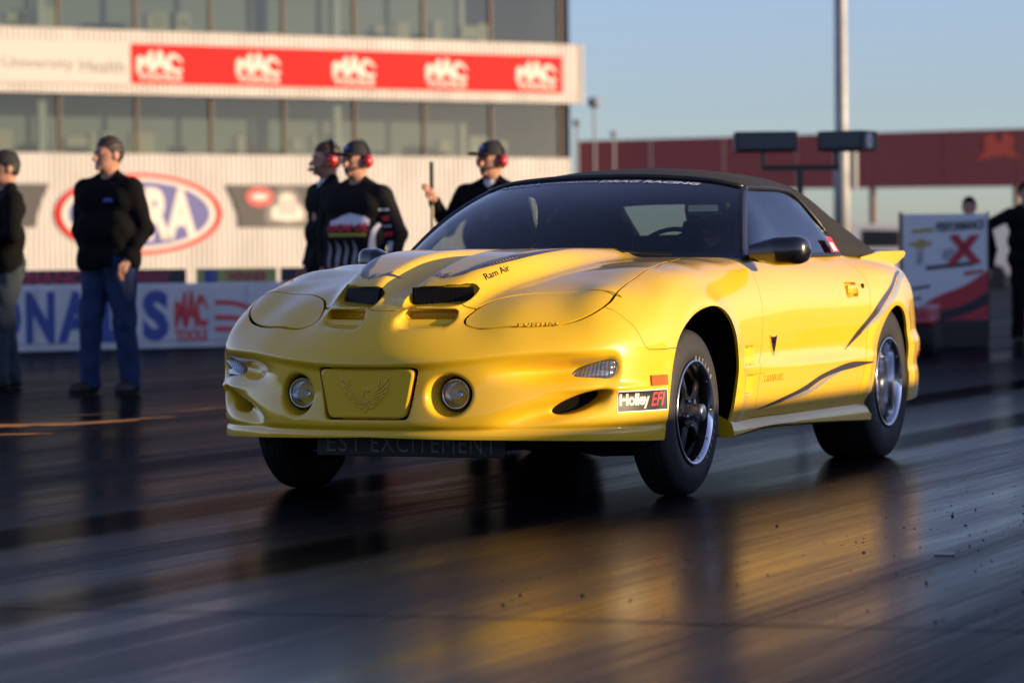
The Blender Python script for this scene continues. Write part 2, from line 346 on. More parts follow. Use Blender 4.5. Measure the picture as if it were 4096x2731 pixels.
def nets(F, lo, hi, h, plan=True, it=3):
    lo = np.array(lo); n = np.ceil((np.array(hi)-lo)/h).astype(int)+1; B = 8
    nb = np.ceil(n/B).astype(int); n = nb*B
    val = np.full(n+1, 1.0, np.float32)
    px, py, pz = [(lo[k]+h*np.arange(n[k]+1)).astype(np.float32) for k in range(3)]; NY = n[1]+1
    XX, YY = np.meshgrid(px, py, indexing='ij'); pre = [q.astype(np.float32) for q in G_DST(np.abs(XX.ravel()), YY.ravel())] if plan else None
    c = [lo[k]+(np.arange(nb[k])*B+B/2)*h for k in range(3)]
    X, Y, Z = np.meshgrid(*c, indexing='ij'); fc = F(X.ravel(), Y.ravel(), Z.ravel()).reshape(X.shape)
    near = np.abs(fc) < B*h*1.0 
    I = np.argwhere(near); loc = np.arange(B+1)
    ii, jj, kk = np.meshgrid(loc, loc, loc, indexing='ij'); ii, jj, kk = ii.ravel(), jj.ravel(), kk.ravel()
    sgn = np.repeat(np.repeat(np.repeat(np.sign(fc), B, 0), B, 1), B, 2)
    val[:-1, :-1, :-1] = sgn
    for a in range(0, len(I), 400):
        b = I[a:a+400]*B
        gi = (b[:, 0, None]+ii).ravel(); gj = (b[:, 1, None]+jj).ravel(); gk = (b[:, 2, None]+kk).ravel()
        kc = gi*NY+gj
        val[gi, gj, gk] = F(px[gi], py[gj], pz[gk], tuple(q[kc] for q in pre), True) if plan else F(px[gi], py[gj], pz[gk])
    neg = val < 0
    cnt = sum(neg[i:i+n[0], j:j+n[1], k:k+n[2]].astype(np.int8) for i in (0, 1) for j in (0, 1) for k in (0, 1))
    act = (cnt > 0) & (cnt < 8); C = np.argwhere(act); idx = np.full(tuple(n), -1); idx[act] = np.arange(len(C))
    # vertex = mean of edge crossings
    acc = np.zeros((len(C), 3)); w = np.zeros(len(C))
    cor = [(i, j, k) for i in (0, 1) for j in (0, 1) for k in (0, 1)]
    vv = {c_: val[C[:, 0]+c_[0], C[:, 1]+c_[1], C[:, 2]+c_[2]] for c_ in cor}
    for c_ in cor:
        for ax in range(3):
            if c_[ax] == 0:
                d = list(c_); d[ax] = 1; d = tuple(d); a, b = vv[c_], vv[d]; m = (a < 0) != (b < 0)
                t = np.where(m, a/(a-b+1e-20), 0); p = np.tile(np.array(c_, float), (len(C), 1)); p[:, ax] += t
                acc += p*m[:, None]; w += m
    V = lo+(C+acc/np.maximum(w, 1)[:, None])*h
    quads = []
    for ax in range(3):
        o1, o2 = [(1, 2), (2, 0), (0, 1)][ax]
        s0 = [slice(1, n[k]) for k in range(3)]; s1 = list(s0); s0[ax] = slice(0, n[ax]); s1[ax] = slice(1, n[ax]+1)
        a = neg[tuple(s0)]; b = neg[tuple(s1)]; E_ = np.argwhere(a != b)
        if not len(E_): continue
        off = np.array([1, 1, 1]); off[ax] = 0; E_ = E_+off
        fl = neg[E_[:, 0], E_[:, 1], E_[:, 2]]
        q = []
        for (da, db) in ((1, 1), (0, 1), (0, 0), (1, 0)):
            p = E_.copy(); p[:, o1] -= da; p[:, o2] -= db; q.append(idx[p[:, 0], p[:, 1], p[:, 2]])
        q = np.stack(q, 1); q[~fl] = q[~fl][:, ::-1]; quads.append(q)
    Q = np.concatenate(quads); Q = Q[(Q >= 0).all(1)]
    for _ in range(it):
        f = F(V[:, 0], V[:, 1], V[:, 2]); g = grad(F, V); V = V-np.clip(f/np.maximum((g*g).sum(1), .05), -h, h)[:, None]*g
    g = grad(F, V); Nn = g/np.maximum(np.linalg.norm(g, axis=1), 1e-9)[:, None]
    return V, Q, Nn
class Sk:
    """triangle skin with normals that can be clipped by scalar fields"""
    def __init__(s, V, T, N): s.V, s.T, s.N = V, T, N
    def clip(s, g):
        """keep g > 0"""
        V, T, N = s.V, s.T, s.N; g = np.where(np.abs(g) < 1e-9, 1e-9, g); pos = g > 0; np_ = pos[T].sum(1)
        out = [T[np_ == 3]]; nv = [V]; nn = [N]; base = len(V); ecache = {}
        newV = []; newN = []
        def cut(a, b):
            k = (a, b) if a < b else (b, a)
            if k not in ecache:
                t = g[a]/(g[a]-g[b]); ecache[k] = base+len(newV); newV.append(V[a]+(V[b]-V[a])*t); newN.append(N[a]+(N[b]-N[a])*t)
            return ecache[k]
        add = []
        for tri in T[(np_ == 1) | (np_ == 2)]:
            p = pos[tri]
            if p.sum() == 1:
                k = int(np.argmax(p)); a, b, c = tri[k], tri[(k+1) % 3], tri[(k+2) % 3]; add.append((a, cut(a, b), cut(a, c)))
            else:
                k = int(np.argmin(p)); a, b, c = tri[k], tri[(k+1) % 3], tri[(k+2) % 3]; ab, ac = cut(a, b), cut(a, c)
                add.append((ab, b, c)); add.append((ab, c, ac))
        if add: out.append(np.array(add))
        if newV: nv.append(np.array(newV)); nn.append(np.array(newN))
        return Sk(np.concatenate(nv), np.concatenate(out), np.concatenate(nn)).pack()
    def pack(s):
        u, inv = np.unique(s.T.ravel(), return_inverse=True); N = s.N[u]; N = N/np.maximum(np.linalg.norm(N, axis=1), 1e-9)[:, None]
        return Sk(s.V[u], inv.reshape(-1, 3), N)
    def mirror(s): return Sk(s.V*[-1, 1, 1], s.T[:, ::-1], s.N*[-1, 1, 1])
    def join(s, o): return Sk(np.concatenate([s.V, o.V]), np.concatenate([s.T, o.T+len(s.V)]), np.concatenate([s.N, o.N]))
    def rims(s, depth):
        """boundary returns: strip of quads turned inward"""
        E_ = np.concatenate([s.T[:, [0, 1]], s.T[:, [1, 2]], s.T[:, [2, 0]]]); key = np.sort(E_, 1)
        u, i, c = np.unique(key, axis=0, return_index=True, return_counts=True); B = E_[i[c == 1]]
        B = B[~((np.abs(s.V[B[:, 0], 0]) < 1e-4) & (np.abs(s.V[B[:, 1], 0]) < 1e-4))]
        if not len(B): return s
        a, b = s.V[B[:, 0]], s.V[B[:, 1]]; na, nb = s.N[B[:, 0]], s.N[B[:, 1]]; n0 = len(s.V); m = len(B)
        V = np.concatenate([a, b, b-nb*depth, a-na*depth]); t = b-a; nr = np.cross(t, (na+nb)/2); nr /= np.maximum(np.linalg.norm(nr, axis=1), 1e-9)[:, None]
        i = np.arange(m)+n0; T = np.concatenate([np.stack([i+m, i, i+3*m], 1), np.stack([i+m, i+3*m, i+2*m], 1)])
        return Sk(np.concatenate([s.V, V]), np.concatenate([s.T, T]), np.concatenate([s.N, nr, nr, nr, nr]))
    def obj(s, name, m, parent, depth=.012):
        q = s.rims(depth) if depth else s
        return mobj(name, q.V, q.T, m, parent, True, q.N)
def sdpoly(P, x, y):
    """signed distance to a polygon, positive inside"""
    P = np.asarray(P, float); d = np.full(x.shape, 1e9); ins = np.zeros(x.shape, bool); n = len(P)
    for i in range(n):
        a, b = P[i], P[(i+1) % n]; ex, ey = b-a; wx, wy = x-a[0], y-a[1]
        t = np.clip((wx*ex+wy*ey)/(ex*ex+ey*ey+1e-12), 0, 1); d = np.minimum(d, np.hypot(wx-ex*t, wy-ey*t))
        c = ((a[1] <= y) & (b[1] > y)) | ((b[1] <= y) & (a[1] > y))
        with np.errstate(divide='ignore', invalid='ignore'): xi = a[0]+(y-a[1])/(b[1]-a[1]+1e-15)*ex
        ins ^= c & (x < xi)
    return np.where(ins, d, -d)
def march(O, D, F=None, t0=0.0, t1=1.0, n=160):
    """first hit of rays on the body (vectorised); returns points, hit mask"""
    F = F or BODY; O = np.asarray(O, float); D = np.asarray(D, float); D = D/np.linalg.norm(D, axis=-1, keepdims=True)
    O, D = np.broadcast_arrays(O, D); m = len(O); t = np.full(m, t0); ta = t.copy(); hit = np.zeros(m, bool); dt = (t1-t0)/n
    fp = F(*(O+D*t[:, None]).T)
    tl = t.copy(); th = t.copy()
    for k in range(n):
        t2 = t+dt; f = F(*(O+D*t2[:, None]).T); new = (~hit) & (f < 0) & (fp >= 0)
        tl = np.where(new, t, tl); th = np.where(new, t2, th); hit |= new; t = t2; fp = f
    for k in range(14):
        tm = (tl+th)/2; f = F(*(O+D*tm[:, None]).T); tl = np.where(f > 0, tm, tl); th = np.where(f > 0, th, tm)
    return O+D*tl[:, None], hit
# ------------------------------------------------------------------ track surface
def track_material():
    m = mat('rubbered_track', (.03,.03,.03), .3, Specular_IOR_Level=.34); N, L, b = nodes(m)
    tc = N.new('ShaderNodeTexCoord')
    def noise(scale, st, det=6, rough=.6, rot=0.0):
        mp = N.new('ShaderNodeMapping'); mp.inputs['Scale'].default_value = st; mp.inputs['Rotation'].default_value = (0, 0, rot); nz = N.new('ShaderNodeTexNoise')
        nz.inputs['Scale'].default_value = scale; nz.inputs['Detail'].default_value = det; nz.inputs['Roughness'].default_value = rough
        L.new(tc.outputs['Object'], mp.inputs[0]); L.new(mp.outputs[0], nz.inputs['Vector']); return nz.outputs[0]
    def rng(x, a, b_, c, d):
        r = N.new('ShaderNodeMapRange'); r.inputs[1].default_value = a; r.inputs[2].default_value = b_; r.inputs[3].default_value = c; r.inputs[4].default_value = d; L.new(x, r.inputs[0]); return r.outputs[0]
    def math_(op, a, b_):
        q = N.new('ShaderNodeMath'); q.operation = op
        for i, v in enumerate((a, b_)):
            if isinstance(v, (int, float)): q.inputs[i].default_value = v
            else: L.new(v, q.inputs[i])
        return q.outputs[0]
    wide = noise(1.0, (1.1, .035, 1), 4, .5, .02)       # lanes of rubber
    mid = noise(1.0, (7.0, .16, 1), 6, .62, -.015)       # tyre streaks
    fine = noise(1.0, (55.0, .9, 1), 6, .7)             # scuffs
    patch = noise(.35, (1, .5, 1), 5, .6)
    grain = noise(220.0, (1, 1, 1), 3, .6)
    t = math_('ADD', math_('MULTIPLY', rng(wide, .35, .65, 0, 1), .50), math_('MULTIPLY', rng(mid, .28, .72, 0, 1), .32)); t = math_('ADD', t, math_('MULTIPLY', rng(fine, .35, .65, 0, 1), .24))
    t0 = t; sx_ = N.new('ShaderNodeSeparateXYZ'); L.new(tc.outputs['Object'], sx_.inputs[0])
    for xc, wd in ((.64, .26), (-.66, .30)):                 # black rubber laid down in the two wheel tracks
        ab = math_('ABSOLUTE', math_('SUBTRACT', math_('ADD', sx_.outputs[0], math_('MULTIPLY', rng(mid, 0, 1, -.5, .5), .12)), xc), 0)
        t = math_('MULTIPLY', t, rng(ab, wd*.45, wd, .06, 1.0)); t1 = rng(ab, wd*.45, wd, .45, 1.0) if xc > 0 else math_('MULTIPLY', t1, rng(ab, wd*.45, wd, .45, 1.0))
    mx = N.new('ShaderNodeMix'); mx.data_type = 'RGBA'; L.new(t, mx.inputs[0]); mx.inputs[6].default_value = (.004, .004, .0045, 1); mx.inputs[7].default_value = (.017, .0145, .0155, 1)
    m2 = N.new('ShaderNodeMix'); m2.data_type = 'RGBA'; m2.blend_type = 'MULTIPLY'; m2.inputs[0].default_value = 1; L.new(mx.outputs[2], m2.inputs[6])
    cr = N.new('ShaderNodeMix'); cr.data_type = 'RGBA'; L.new(rng(grain, .3, .7, 0, 1), cr.inputs[0]); cr.inputs[6].default_value = (.55,.55,.55,1); cr.inputs[7].default_value = (1.3,1.3,1.3,1); L.new(cr.outputs[2], m2.inputs[7])
    L.new(m2.outputs[2], b.inputs['Base Color'])
    r = math_('ADD', rng(t, .15, .85, .10, .30), rng(patch, .35, .7, -.01, .06)); L.new(r, b.inputs['Roughness'])
    # fresh sticky rubber film along the near groove, dull old rubber beyond: the film covers only part of the surface
    dx = math_('MULTIPLY', math_('SUBTRACT', sx_.outputs[0], 1.7), .62); film = math_('ADD', math_('MULTIPLY', math_('POWER', 2.718, math_('MULTIPLY', math_('MULTIPLY', dx, dx), -1)), .62), .20)
    film = math_('MULTIPLY', math_('MULTIPLY', film, t1), rng(t0, .2, .75, 1.15, .60)); b.inputs['Specular IOR Level'].default_value = .35
    df = N.new('ShaderNodeBsdfDiffuse'); L.new(m2.outputs[2], df.inputs[0]); ms = N.new('ShaderNodeMixShader'); L.new(film, ms.inputs[0]); L.new(df.outputs[0], ms.inputs[1]); L.new(b.outputs[0], ms.inputs[2]); L.new(ms.outputs[0], N['Material Output'].inputs[0])
    bp = N.new('ShaderNodeBump'); bp.inputs['Strength'].default_value = .12; bp.inputs['Distance'].default_value = .003; L.new(math_('ADD', math_('MULTIPLY', fine, .8), math_('MULTIPLY', grain, .45)), bp.inputs['Height']); L.new(bp.outputs[0], b.inputs['Normal'])
    return m
GR = mobj('track_surface', [(-350,-60,0),(300,-60,0),(300,420,0),(-350,420,0)], [(0,1,2,3)], track_material()); tag(GR, kind='structure')
# slab joint across the lane, dark sealant sunk between the slabs
js = []
for i in range(41):
    x = -6+i*.5; js.append((x, -4.51+.119*x+.012*math.sin(i*1.7)))
mj = MB(); n = len(js)
mj.add([(x, y-.009-.003*math.sin(i*2.3), .0035) for i, (x, y) in enumerate(js)]+[(x, y+.009+.003*math.sin(i*3.1), .0035) for i, (x, y) in enumerate(js)], [(i, i+1, n+i+1, n+i) for i in range(n-1)])
tag(mj.build('slab_joint', noisy('joint_sealant', (.006,.006,.006), (.014,.013,.013), 40, (.5,.8))), kind='structure')
# worn lane line: broken dashes of orange-yellow paint
LINES = [[(-4.83, 3.79), (-4.48, 4.11), (-4.41, 4.79), (-4.6, 5.12), (-4.81, 4.65), (-5.17, 4.31)], [(-4.45, 4.88), (-4.38, 5.17), (-4.55, 5.46), (-4.64, 5.22)], [(-4.68, 5.72), (-4.65, 6.08), (-4.63, 6.33), (-4.87, 6.78), (-4.92, 6.58), (-4.92, 6.15)], [(-4.39, 3.14), (-4.22, 3.23), (-4.14, 3.38), (-4.24, 3.54), (-4.37, 3.47), (-4.52, 3.34)], [(-5.16, 5.17), (-5.03, 5.54), (-5.12, 5.69), (-5.28, 5.37)]]
M_LINE = noisy('lane_paint', (.80,.30,.012), (.10,.04,.010), 7, (.7,.9), stretch=(3,.6,1))
rnd = random.Random(3)
for P_ in LINES:
    c_ = (sum(q[0] for q in P_)/len(P_), sum(q[1] for q in P_)/len(P_)); n_ = len(P_)//2
    P_ = [((P_[i][0]*.76+P_[-1-i][0]*.24), (P_[i][1]*.76+P_[-1-i][1]*.24)) for i in range(len(P_))]      # worn narrow
    Q = []
    for i in range(len(P_)):
        a_, b_ = Vector(P_[i]), Vector(P_[(i+1) % len(P_)]); k = max(1, int((b_-a_).length/.09))
        for j in range(k): q = a_.lerp(b_, j/k); Q.append((q.x+rnd.uniform(-.018, .018), q.y+rnd.uniform(-.04, .04), .004))
    tag(mobj('lane_marking', Q, [tuple(range(len(Q)))], M_LINE), kind='structure')

# ------------------------------------------------------------------ far wall and boards behind it (frame: u along the wall, w towards the track)
WD = Vector((.56, .829, 0)).normalized(); WN = Vector((.829, -.56, 0)).normalized(); W0 = Vector((-13.36, 19.04, 0))
def WP(u, w, z): return W0+WD*u+WN*w+Vector((0, 0, z))
def wframe(u, w, z): return frame(WP(u, w, z), WD, (0, 0, 1))      # local x along, y up, z towards the track
def flat(name, v, f, M, m, parent): return mobj(name, [M @ Vector(q) for q in v], f, m, parent)
def rect(w, h): return [(-w/2,-h/2,0),(w/2,-h/2,0),(w/2,h/2,0),(-w/2,h/2,0)], [(0,1,2,3)]
def board(name, w, h, d, M, m, parent):
    q = MB().box((0, 0, -d/2), (w, h, d)); return flat(name, q.v, q.f, M, m, parent)
def ell(a, b, n=56, z=0.0): return [(a*math.cos(2*math.pi*k/n), b*math.sin(2*math.pi*k/n), z) for k in range(n)], [tuple(range(n))]
def mac_logo(w, h):
    """dome of tall spiky capitals over a small word"""
    v, f = text_fit('MAC', 1.0, 1.0, offset=.045, space=.85); t = v[:, 1]+.5; dome = .30+.70*np.sqrt(np.clip(1-(v[:, 0]/.56)**2, 0, 1))
    v[:, 1] = t*dome; v[:, 0] *= .985
    v2, f2 = text_fit('TOOLS', .96, .30, offset=.045); v2[:, 1] -= .20
    V, F = shapes2([(v, f), (v2, f2)]); lo, hi = V.min(0), V.max(0); V = V-(lo+hi)/2; V[:, 0] *= w/(hi[0]-lo[0]); V[:, 1] *= h/(hi[1]-lo[1]); return V, F
def shapes2(lst):
    V = []; F = []; n = 0
    for v, f in lst:
        v = np.asarray(v); V.append(v); F += [tuple(i+n for i in q) for q in f]; n += len(v)
    return np.concatenate(V), F
M_CONC = noisy('painted_concrete', (.56,.58,.60), (.46,.48,.50), 2.5, (.6,.85), bump=.1)
M_BLUE = mat('blue_print', (.025,.06,.27), .55); M_RED = mat('red_sign_print', (.55,.035,.04), .5)
W_ = empty('barrier_wall', WP(0, 0, 0), 0, 'low white concrete barrier with blue capital letters behind the standing men', 'barrier')
W_.matrix_world = Matrix.Translation(WP(0, 0, 0)); Wi = W_.matrix_world.inverted()
def part(o, parent, inv):            # keep world placement when parenting to a moved empty
    o.parent = parent; o.matrix_parent_inverse = inv; return o
prof = [(.0,.0),(.0,.06),(.012,.08),(.012,.70),(-.01,.725),(-.20,.725),(-.22,.70),(-.22,.0)]
vs = []; fs = []
for u in (-12, 9):
    vs += [WP(u, w-.012, z) for w, z in prof]
k = len(prof); fs = [(i, k+i, k+(i+1) % k, (i+1) % k) for i in range(k)]+[tuple(range(k)), tuple(range(2*k-1, k-1, -1))]
part(mobj('wall_body', vs, fs, M_CONC), W_, Wi)
for ch, ua, ub in (('N',-2.66,-2.27),('A',-2.24,-1.80),('T',-1.78,-1.43),('I',-1.38,-1.28),('O',-1.23,-.78),('N',-.73,-.38),('A',-.35,.10),('L',.17,.48),('S',.69,1.02)):
    v, f = text_fit(ch, ub-ua, .57, offset=.05); part(flat('wall_letter', v, f, wframe((ua+ub)/2, .004, .365), M_BLUE, None), W_, Wi)
v, f = mac_logo(.42, .58); part(flat('wall_logo', v, f, wframe(1.30, .004, .36), M_RED, None), W_, Wi)
for k, (z0, z1) in enumerate(((.50, .40), (.33, .25), (.20, .10))):
    Q = spl([(1.60, z0), (1.85, z0-.01), (2.15, z1+.0), (2.5, z1-.06)], 14); vs = [WP(u, .004, z+.028) for u, z in Q]+[WP(u, .004, z-.028) for u, z in Q]; n = len(Q)
    part(mobj('wall_stripe', vs, [(n+i, n+i+1, i+1, i) for i in range(n-1)], M_RED), W_, Wi)
for u in np.arange(-11, 9, 2.6):
    part(mobj('panel_joint', [WP(u, .0035, .02), WP(u+.012, .0035, .02), WP(u+.012, .0035, .70), WP(u, .0035, .70)], [(0,1,2,3)], mat('joint_grey', (.25,.26,.27), .8)), W_, Wi)
# banner boards on the fence behind the wall
def fence_banner(u0, u1, z0, z1, m, label, marks):
    o = empty('fence_banner', WP((u0+u1)/2, -2, 0), 0, label, 'banner'); o.matrix_world = Matrix.Translation(WP((u0+u1)/2, -2, 0)); inv = o.matrix_world.inverted()
    part(board('banner_board', u1-u0, z1-z0, .03, wframe((u0+u1)/2, -2, (z0+z1)/2), m, None), o, inv)
    for u in (u0+.1, u1-.1): part(MB().box(WP(u, -2.06, z1/2), (.05,.05,z1)).build('post', mat('post_grey', (.3,.3,.3), .6)), o, inv)
    for nm, (v, f), u, z, mm in marks: part(flat(nm, v, f, wframe(u, -1.994, z), mm, None), o, inv)
M_NAVY = mat('navy_board', (.02,.022,.035), .6); M_PINK = mat('crimson_print', (.40,.03,.07), .6)
zig = lambda w, h: shapes2([(np.array([(x0, -h/2, 0), (x0+w*.06, -h/2, 0), (x0+w*.14, h/2, 0), (x0+w*.08, h/2, 0)]), [(0,1,2,3)]) for x0 in np.linspace(-w/2, w*.36, 8)])
fence_banner(-1.2, 1.25, .58, .885, M_NAVY, 'dark banner with red lettering above the barrier beside the man in jeans', [('banner_print', text_fit('MANCA', .92, .15, offset=.03), .62, .79, M_PINK)])
fence_banner(1.30, 2.25, .58, .885, M_NAVY, 'dark banner with dim red marks right of the man in jeans', [('banner_print', zig(.6, .12), 1.72, .79, M_PINK)])
M_LIME = mat('lime_board', (.33,.36,.10), .6)
fence_banner(2.40, 3.48, .58, .885, M_LIME, 'small lime banner with blue square and crimson lettering above the barrier', [('blue_square', rect(.17, .17), 2.58, .785, M_BLUE), ('letter_f', text_fit('f', .06, .13, offset=.02), 2.60, .785, M_WHITE), ('banner_print', text_fit('WINNER', .55, .13, offset=.03), 3.07, .785, M_PINK)])
fence_banner(3.55, 6.2, .58, .885, M_NAVY, 'long dark banner behind the barrier mostly hidden by the car', [])

# ------------------------------------------------------------------ timing tower far behind
OFF = -74.0
def TP(u, w, z): return WP(u, OFF+w, z)
def tframe(u, w, z): return frame(TP(u, w, z), WD, (0, 0, 1))
TW = empty('timing_tower', TP(40, -6, 0), 0, 'wide white timing tower with two rows of dark windows', 'building'); TW.matrix_world = Matrix.Translation(TP(40, -6, 0)); Ti = TW.matrix_world.inverted()
M_CLAD = noisy('white_cladding', (.53,.515,.49), (.47,.455,.435), 1.2, (.45,.6), stretch=(1,1,.3))
U0, U1 = 14.0, 55.35
def cladding(z0, z1, w, u0=U0, u1=U1):
    """ribbed metal sheet"""
    vs = []; us = []; u = u0; k = 0
    while u < u1-.01:
        us += [(u, 0), (u+.10, 0), (u+.125, .032), (u+.185, .032)]; u += .21
    us.append((u1, 0)); n = len(us)
    vs = [TP(a, w+b, z0) for a, b in us]+[TP(a, w+b, z1) for a, b in us]
    return part(mobj('cladding', vs, [(i, i+1, n+i+1, n+i) for i in range(n-1)], M_CLAD), TW, Ti)
cladding(0, 4.99, 0); cladding(7.13, 9.46, .35, U0, 55.6); cladding(12.8, 14.2, .35, U0, 55.6)
m = MB(); 
for z0, z1 in ((7.13, 9.46), (12.8, 14.2)):
    for zz in (z0, z1): m.add([TP(U0, -.3, zz), TP(55.6, -.3, zz), TP(55.6, .40, zz), TP(U0, .40, zz)], [(0,1,2,3)])
    m.add([TP(55.6, -9, z0), TP(55.6, .40, z0), TP(55.6, .40, z1), TP(55.6, -9, z1)], [(0,1,2,3)])
part(m.build('band_return', M_CLAD), TW, Ti)
m = MB(); m.add([TP(U1, -12, 0), TP(U1, 0, 0), TP(U1, 0, 14), TP(U1, -12, 14)], [(0,1,2,3)]); m.add([TP(U0, -12, 14), TP(U1, -12, 14), TP(U1, 0, 14), TP(U0, 0, 14)], [(0,1,2,3)]); m.add([TP(U0, -12, 0), TP(U0, -12, 14), TP(U1, -12, 14), TP(U1, -12, 0)], [(0,1,2,3)]); m.add([TP(U0, -12, 0), TP(U0, 0, 0), TP(U0, 0, 14), TP(U0, -12, 14)], [(0,1,2,3)])
part(m.build('outer_wall', M_CLAD), TW, Ti)
# recessed rooms behind the glass
M_ROOM = mat('room_grey', (.20,.22,.21), .8)
for z0, z1 in ((4.99, 7.13), (9.46, 12.8)):
    m = MB(); m.add([TP(U0, -3, z0), TP(U1, -3, z0), TP(U1, -3, z1), TP(U0, -3, z1)], [(0,1,2,3)]); m.add([TP(U0, -3, z0), TP(U1, -3, z0), TP(U1, 0, z0), TP(U0, 0, z0)], [(0,1,2,3)]); m.add([TP(U0, -3, z1), TP(U1, -3, z1), TP(U1, 0, z1), TP(U0, 0, z1)], [(0,1,2,3)])
    part(m.build('room', M_ROOM), TW, Ti)
G_TOW = glass0 = None
def tower_glass():
    m = bpy.data.materials.new('tower_glass'); m.use_nodes = True; nt = m.node_tree; N, L = nt.nodes, nt.links; N.remove(N['Principled BSDF'])
    t = N.new('ShaderNodeBsdfTransparent'); t.inputs[0].default_value = (.52,.60,.58,1); g = N.new('ShaderNodeBsdfGlossy'); g.inputs['Roughness'].default_value = .03
    ior = 1.75
    lw = N.new('ShaderNodeLayerWeight'); lw.inputs[0].default_value = .5      # Schlick on |cos|, same from both sides of the pane
    r0 = ((ior-1)/(ior+1))**2; pw = N.new('ShaderNodeMath'); pw.operation = 'POWER'; pw.inputs[1].default_value = 5; L.new(lw.outputs['Facing'], pw.inputs[0])
    fr = N.new('ShaderNodeMapRange'); fr.inputs[3].default_value = r0; fr.inputs[4].default_value = 1.0; L.new(pw.outputs[0], fr.inputs[0]); mx = N.new('ShaderNodeMixShader')
    L.new(fr.outputs[0], mx.inputs[0]); L.new(t.outputs[0], mx.inputs[1]); L.new(g.outputs[0], mx.inputs[2]); L.new(mx.outputs[0], N['Material Output'].inputs[0]); return m
G_TOW = tower_glass(); M_MULL = mat('bronze_mullion', (.085,.060,.048), .6); M_PALE = mat('pale_column', (.36,.36,.32), .7); M_CHAIR = mat('tan_seat', (.34,.31,.22), .7)
MU = [33.38+3.055*k for k in range(-6, 8)]; MU[-1] = 54.95
rnd = random.Random(5)
for z0, z1 in ((4.99, 7.13), (9.46, 12.8)):
    for k, u in enumerate(MU):
        part(MB().box(TP(u, -.05, (z0+z1)/2), (.10, .13, z1-z0-.01), rz=math.atan2(WD.y, WD.x)).build('mullion', M_MULL), TW, Ti)
        if k < len(MU)-1:
            a, b = u+.066, MU[k+1]-.066; part(mobj('window_pane', [TP(a, -.10, z0+.03), TP(b, -.10, z0+.03), TP(b, -.10, z1-.03), TP(a, -.10, z1-.03)], [(0,1,2,3)], G_TOW), TW, Ti)
    for k, u in enumerate(MU):
        if k in (6, 10, 3): part(MB().box(TP(u-.35, -.9, (z0+z1)/2), (.30, .30, z1-z0-.02), rz=math.atan2(WD.y, WD.x)).build('inner_column', M_PALE), TW, Ti)
    for k in range(14):
        u = 31+rnd.random()*22; part(MB().box(TP(u, -1.2, z0+.45), (rnd.uniform(.4,1.0), .3, rnd.uniform(.3,.9)), rz=math.atan2(WD.y, WD.x), bev=.05).build('seat_back', M_CHAIR), TW, Ti)
# things hung on the tower
M_BANR = mat('banner_red', (.60,.012,.014), .7, Specular_IOR_Level=.2); M_CREAM = mat('banner_cream', (.66,.62,.56), .6)
def hung(name, label, cat, u, w, z):
    o = empty(name, TP(u, w, z), 0, label, cat); o.matrix_world = Matrix.Translation(TP(u, w, z)); return o, o.matrix_world.inverted()
o, inv = hung('red_banner', 'long red banner with five white dome logos across the tower', 'banner', 45.36, .43, 8.25)
part(board('banner_field', 18.7, 1.42, .03, tframe(45.36, .46, 8.25), M_BANR, None), o, inv)
v, f = mac_logo(1.85, 1.10)
for u in (37.14, 41.2, 45.28, 49.37, 53.49): part(flat('dome_logo', v, f, tframe(u, .468, 8.20), M_CREAM, None), o, inv)
o, inv = hung('white_sign', 'white sign with grey lettering left of the red banner', 'sign', 31.8, .43, 8.15)
part(board('sign_board', 8.3, 1.50, .03, tframe(31.82, .46, 8.22), mat('sign_white', (.50,.485,.455), .6), None), o, inv)
for wd, w0, u0 in (('Indiana', 1.95, 29.75), ('University', 2.75, 32.35), ('Health', 1.75, 34.85)):
    v, f = text_fit(wd, w0, .48); part(flat('sign_lettering', v, f, tframe(u0, .467, 8.12), mat('sign_grey', (.16,.155,.14), .6), None), o, inv)
o, inv = hung('oval_sign', 'large oval blue, white and red emblem on the tower wall', 'sign', 36.45, .07, 2.8)
v, f = ell(3.36, 1.47); part(flat('red_ring', v, f, tframe(36.45, .09, 2.80), M_BANR, None), o, inv)
v, f = ell(3.10, 1.33); part(flat('white_ring', v, f, tframe(36.45, .10, 2.80), M_CREAM, None), o, inv)
v, f = ell(2.86, 1.19); part(flat('blue_field', v, f, tframe(36.45, .11, 2.80), mat('emblem_blue', (.04,.05,.26), .5), None), o, inv)
v, f = text_fit('NHRA', 4.5, 1.95, offset=.045, space=1.0); v[:, 1] *= np.sqrt(np.clip(1-(v[:, 0]/3.6)**2, .1, 1))**.5; part(flat('emblem_lettering', v, f, tframe(36.5, .12, 2.80), M_CREAM, None), o, inv)
M_BLKB = mat('black_banner_print', (.035,.035,.04), .6); M_GREYL = mat('logo_grey', (.16,.15,.15), .6)
o, inv = hung('black_banner', 'black banner with red oval and pale crest right of the oval emblem', 'banner', 43.2, .07, 3.1)
def ban(pts, M): return [M @ Vector((x, y, 0)) for x, y in pts]
arc = [(-3.2+.55*math.sin(math.pi*.5*t)**1.0, .79-1.58*t) for t in np.linspace(0, 1, 10)]
part(mobj('banner_field', ban(arc[::-1] and [(3.6, -.79), (3.6, .79)]+arc, tframe(43.2, .09, 3.09)), [tuple(range(12))], M_BLKB), o, inv)
v, f = ell(.58, .36); part(flat('red_oval', v, f, tframe(41.38, .115, 3.43), M_RED, None), o, inv)
v, f = ell(.34, .12); part(flat('oval_core', v, f, tframe(41.38, .125, 3.43), M_CREAM, None), o, inv)
cr = smooth_poly0 = [(-.92,-.62),(-.95,-.20),(-.80,.05),(-.55,.15),(-.50,.50),(-.25,.70),(.15,.72),(.42,.55),(.55,.25),(.80,-.05),(.95,-.30),(.90,-.66),(.0,-.74)]
part(mobj('crest_border', ban(cr, tframe(42.55, .10, 3.08)), [tuple(range(len(cr)))], M_GREYL), o, inv)
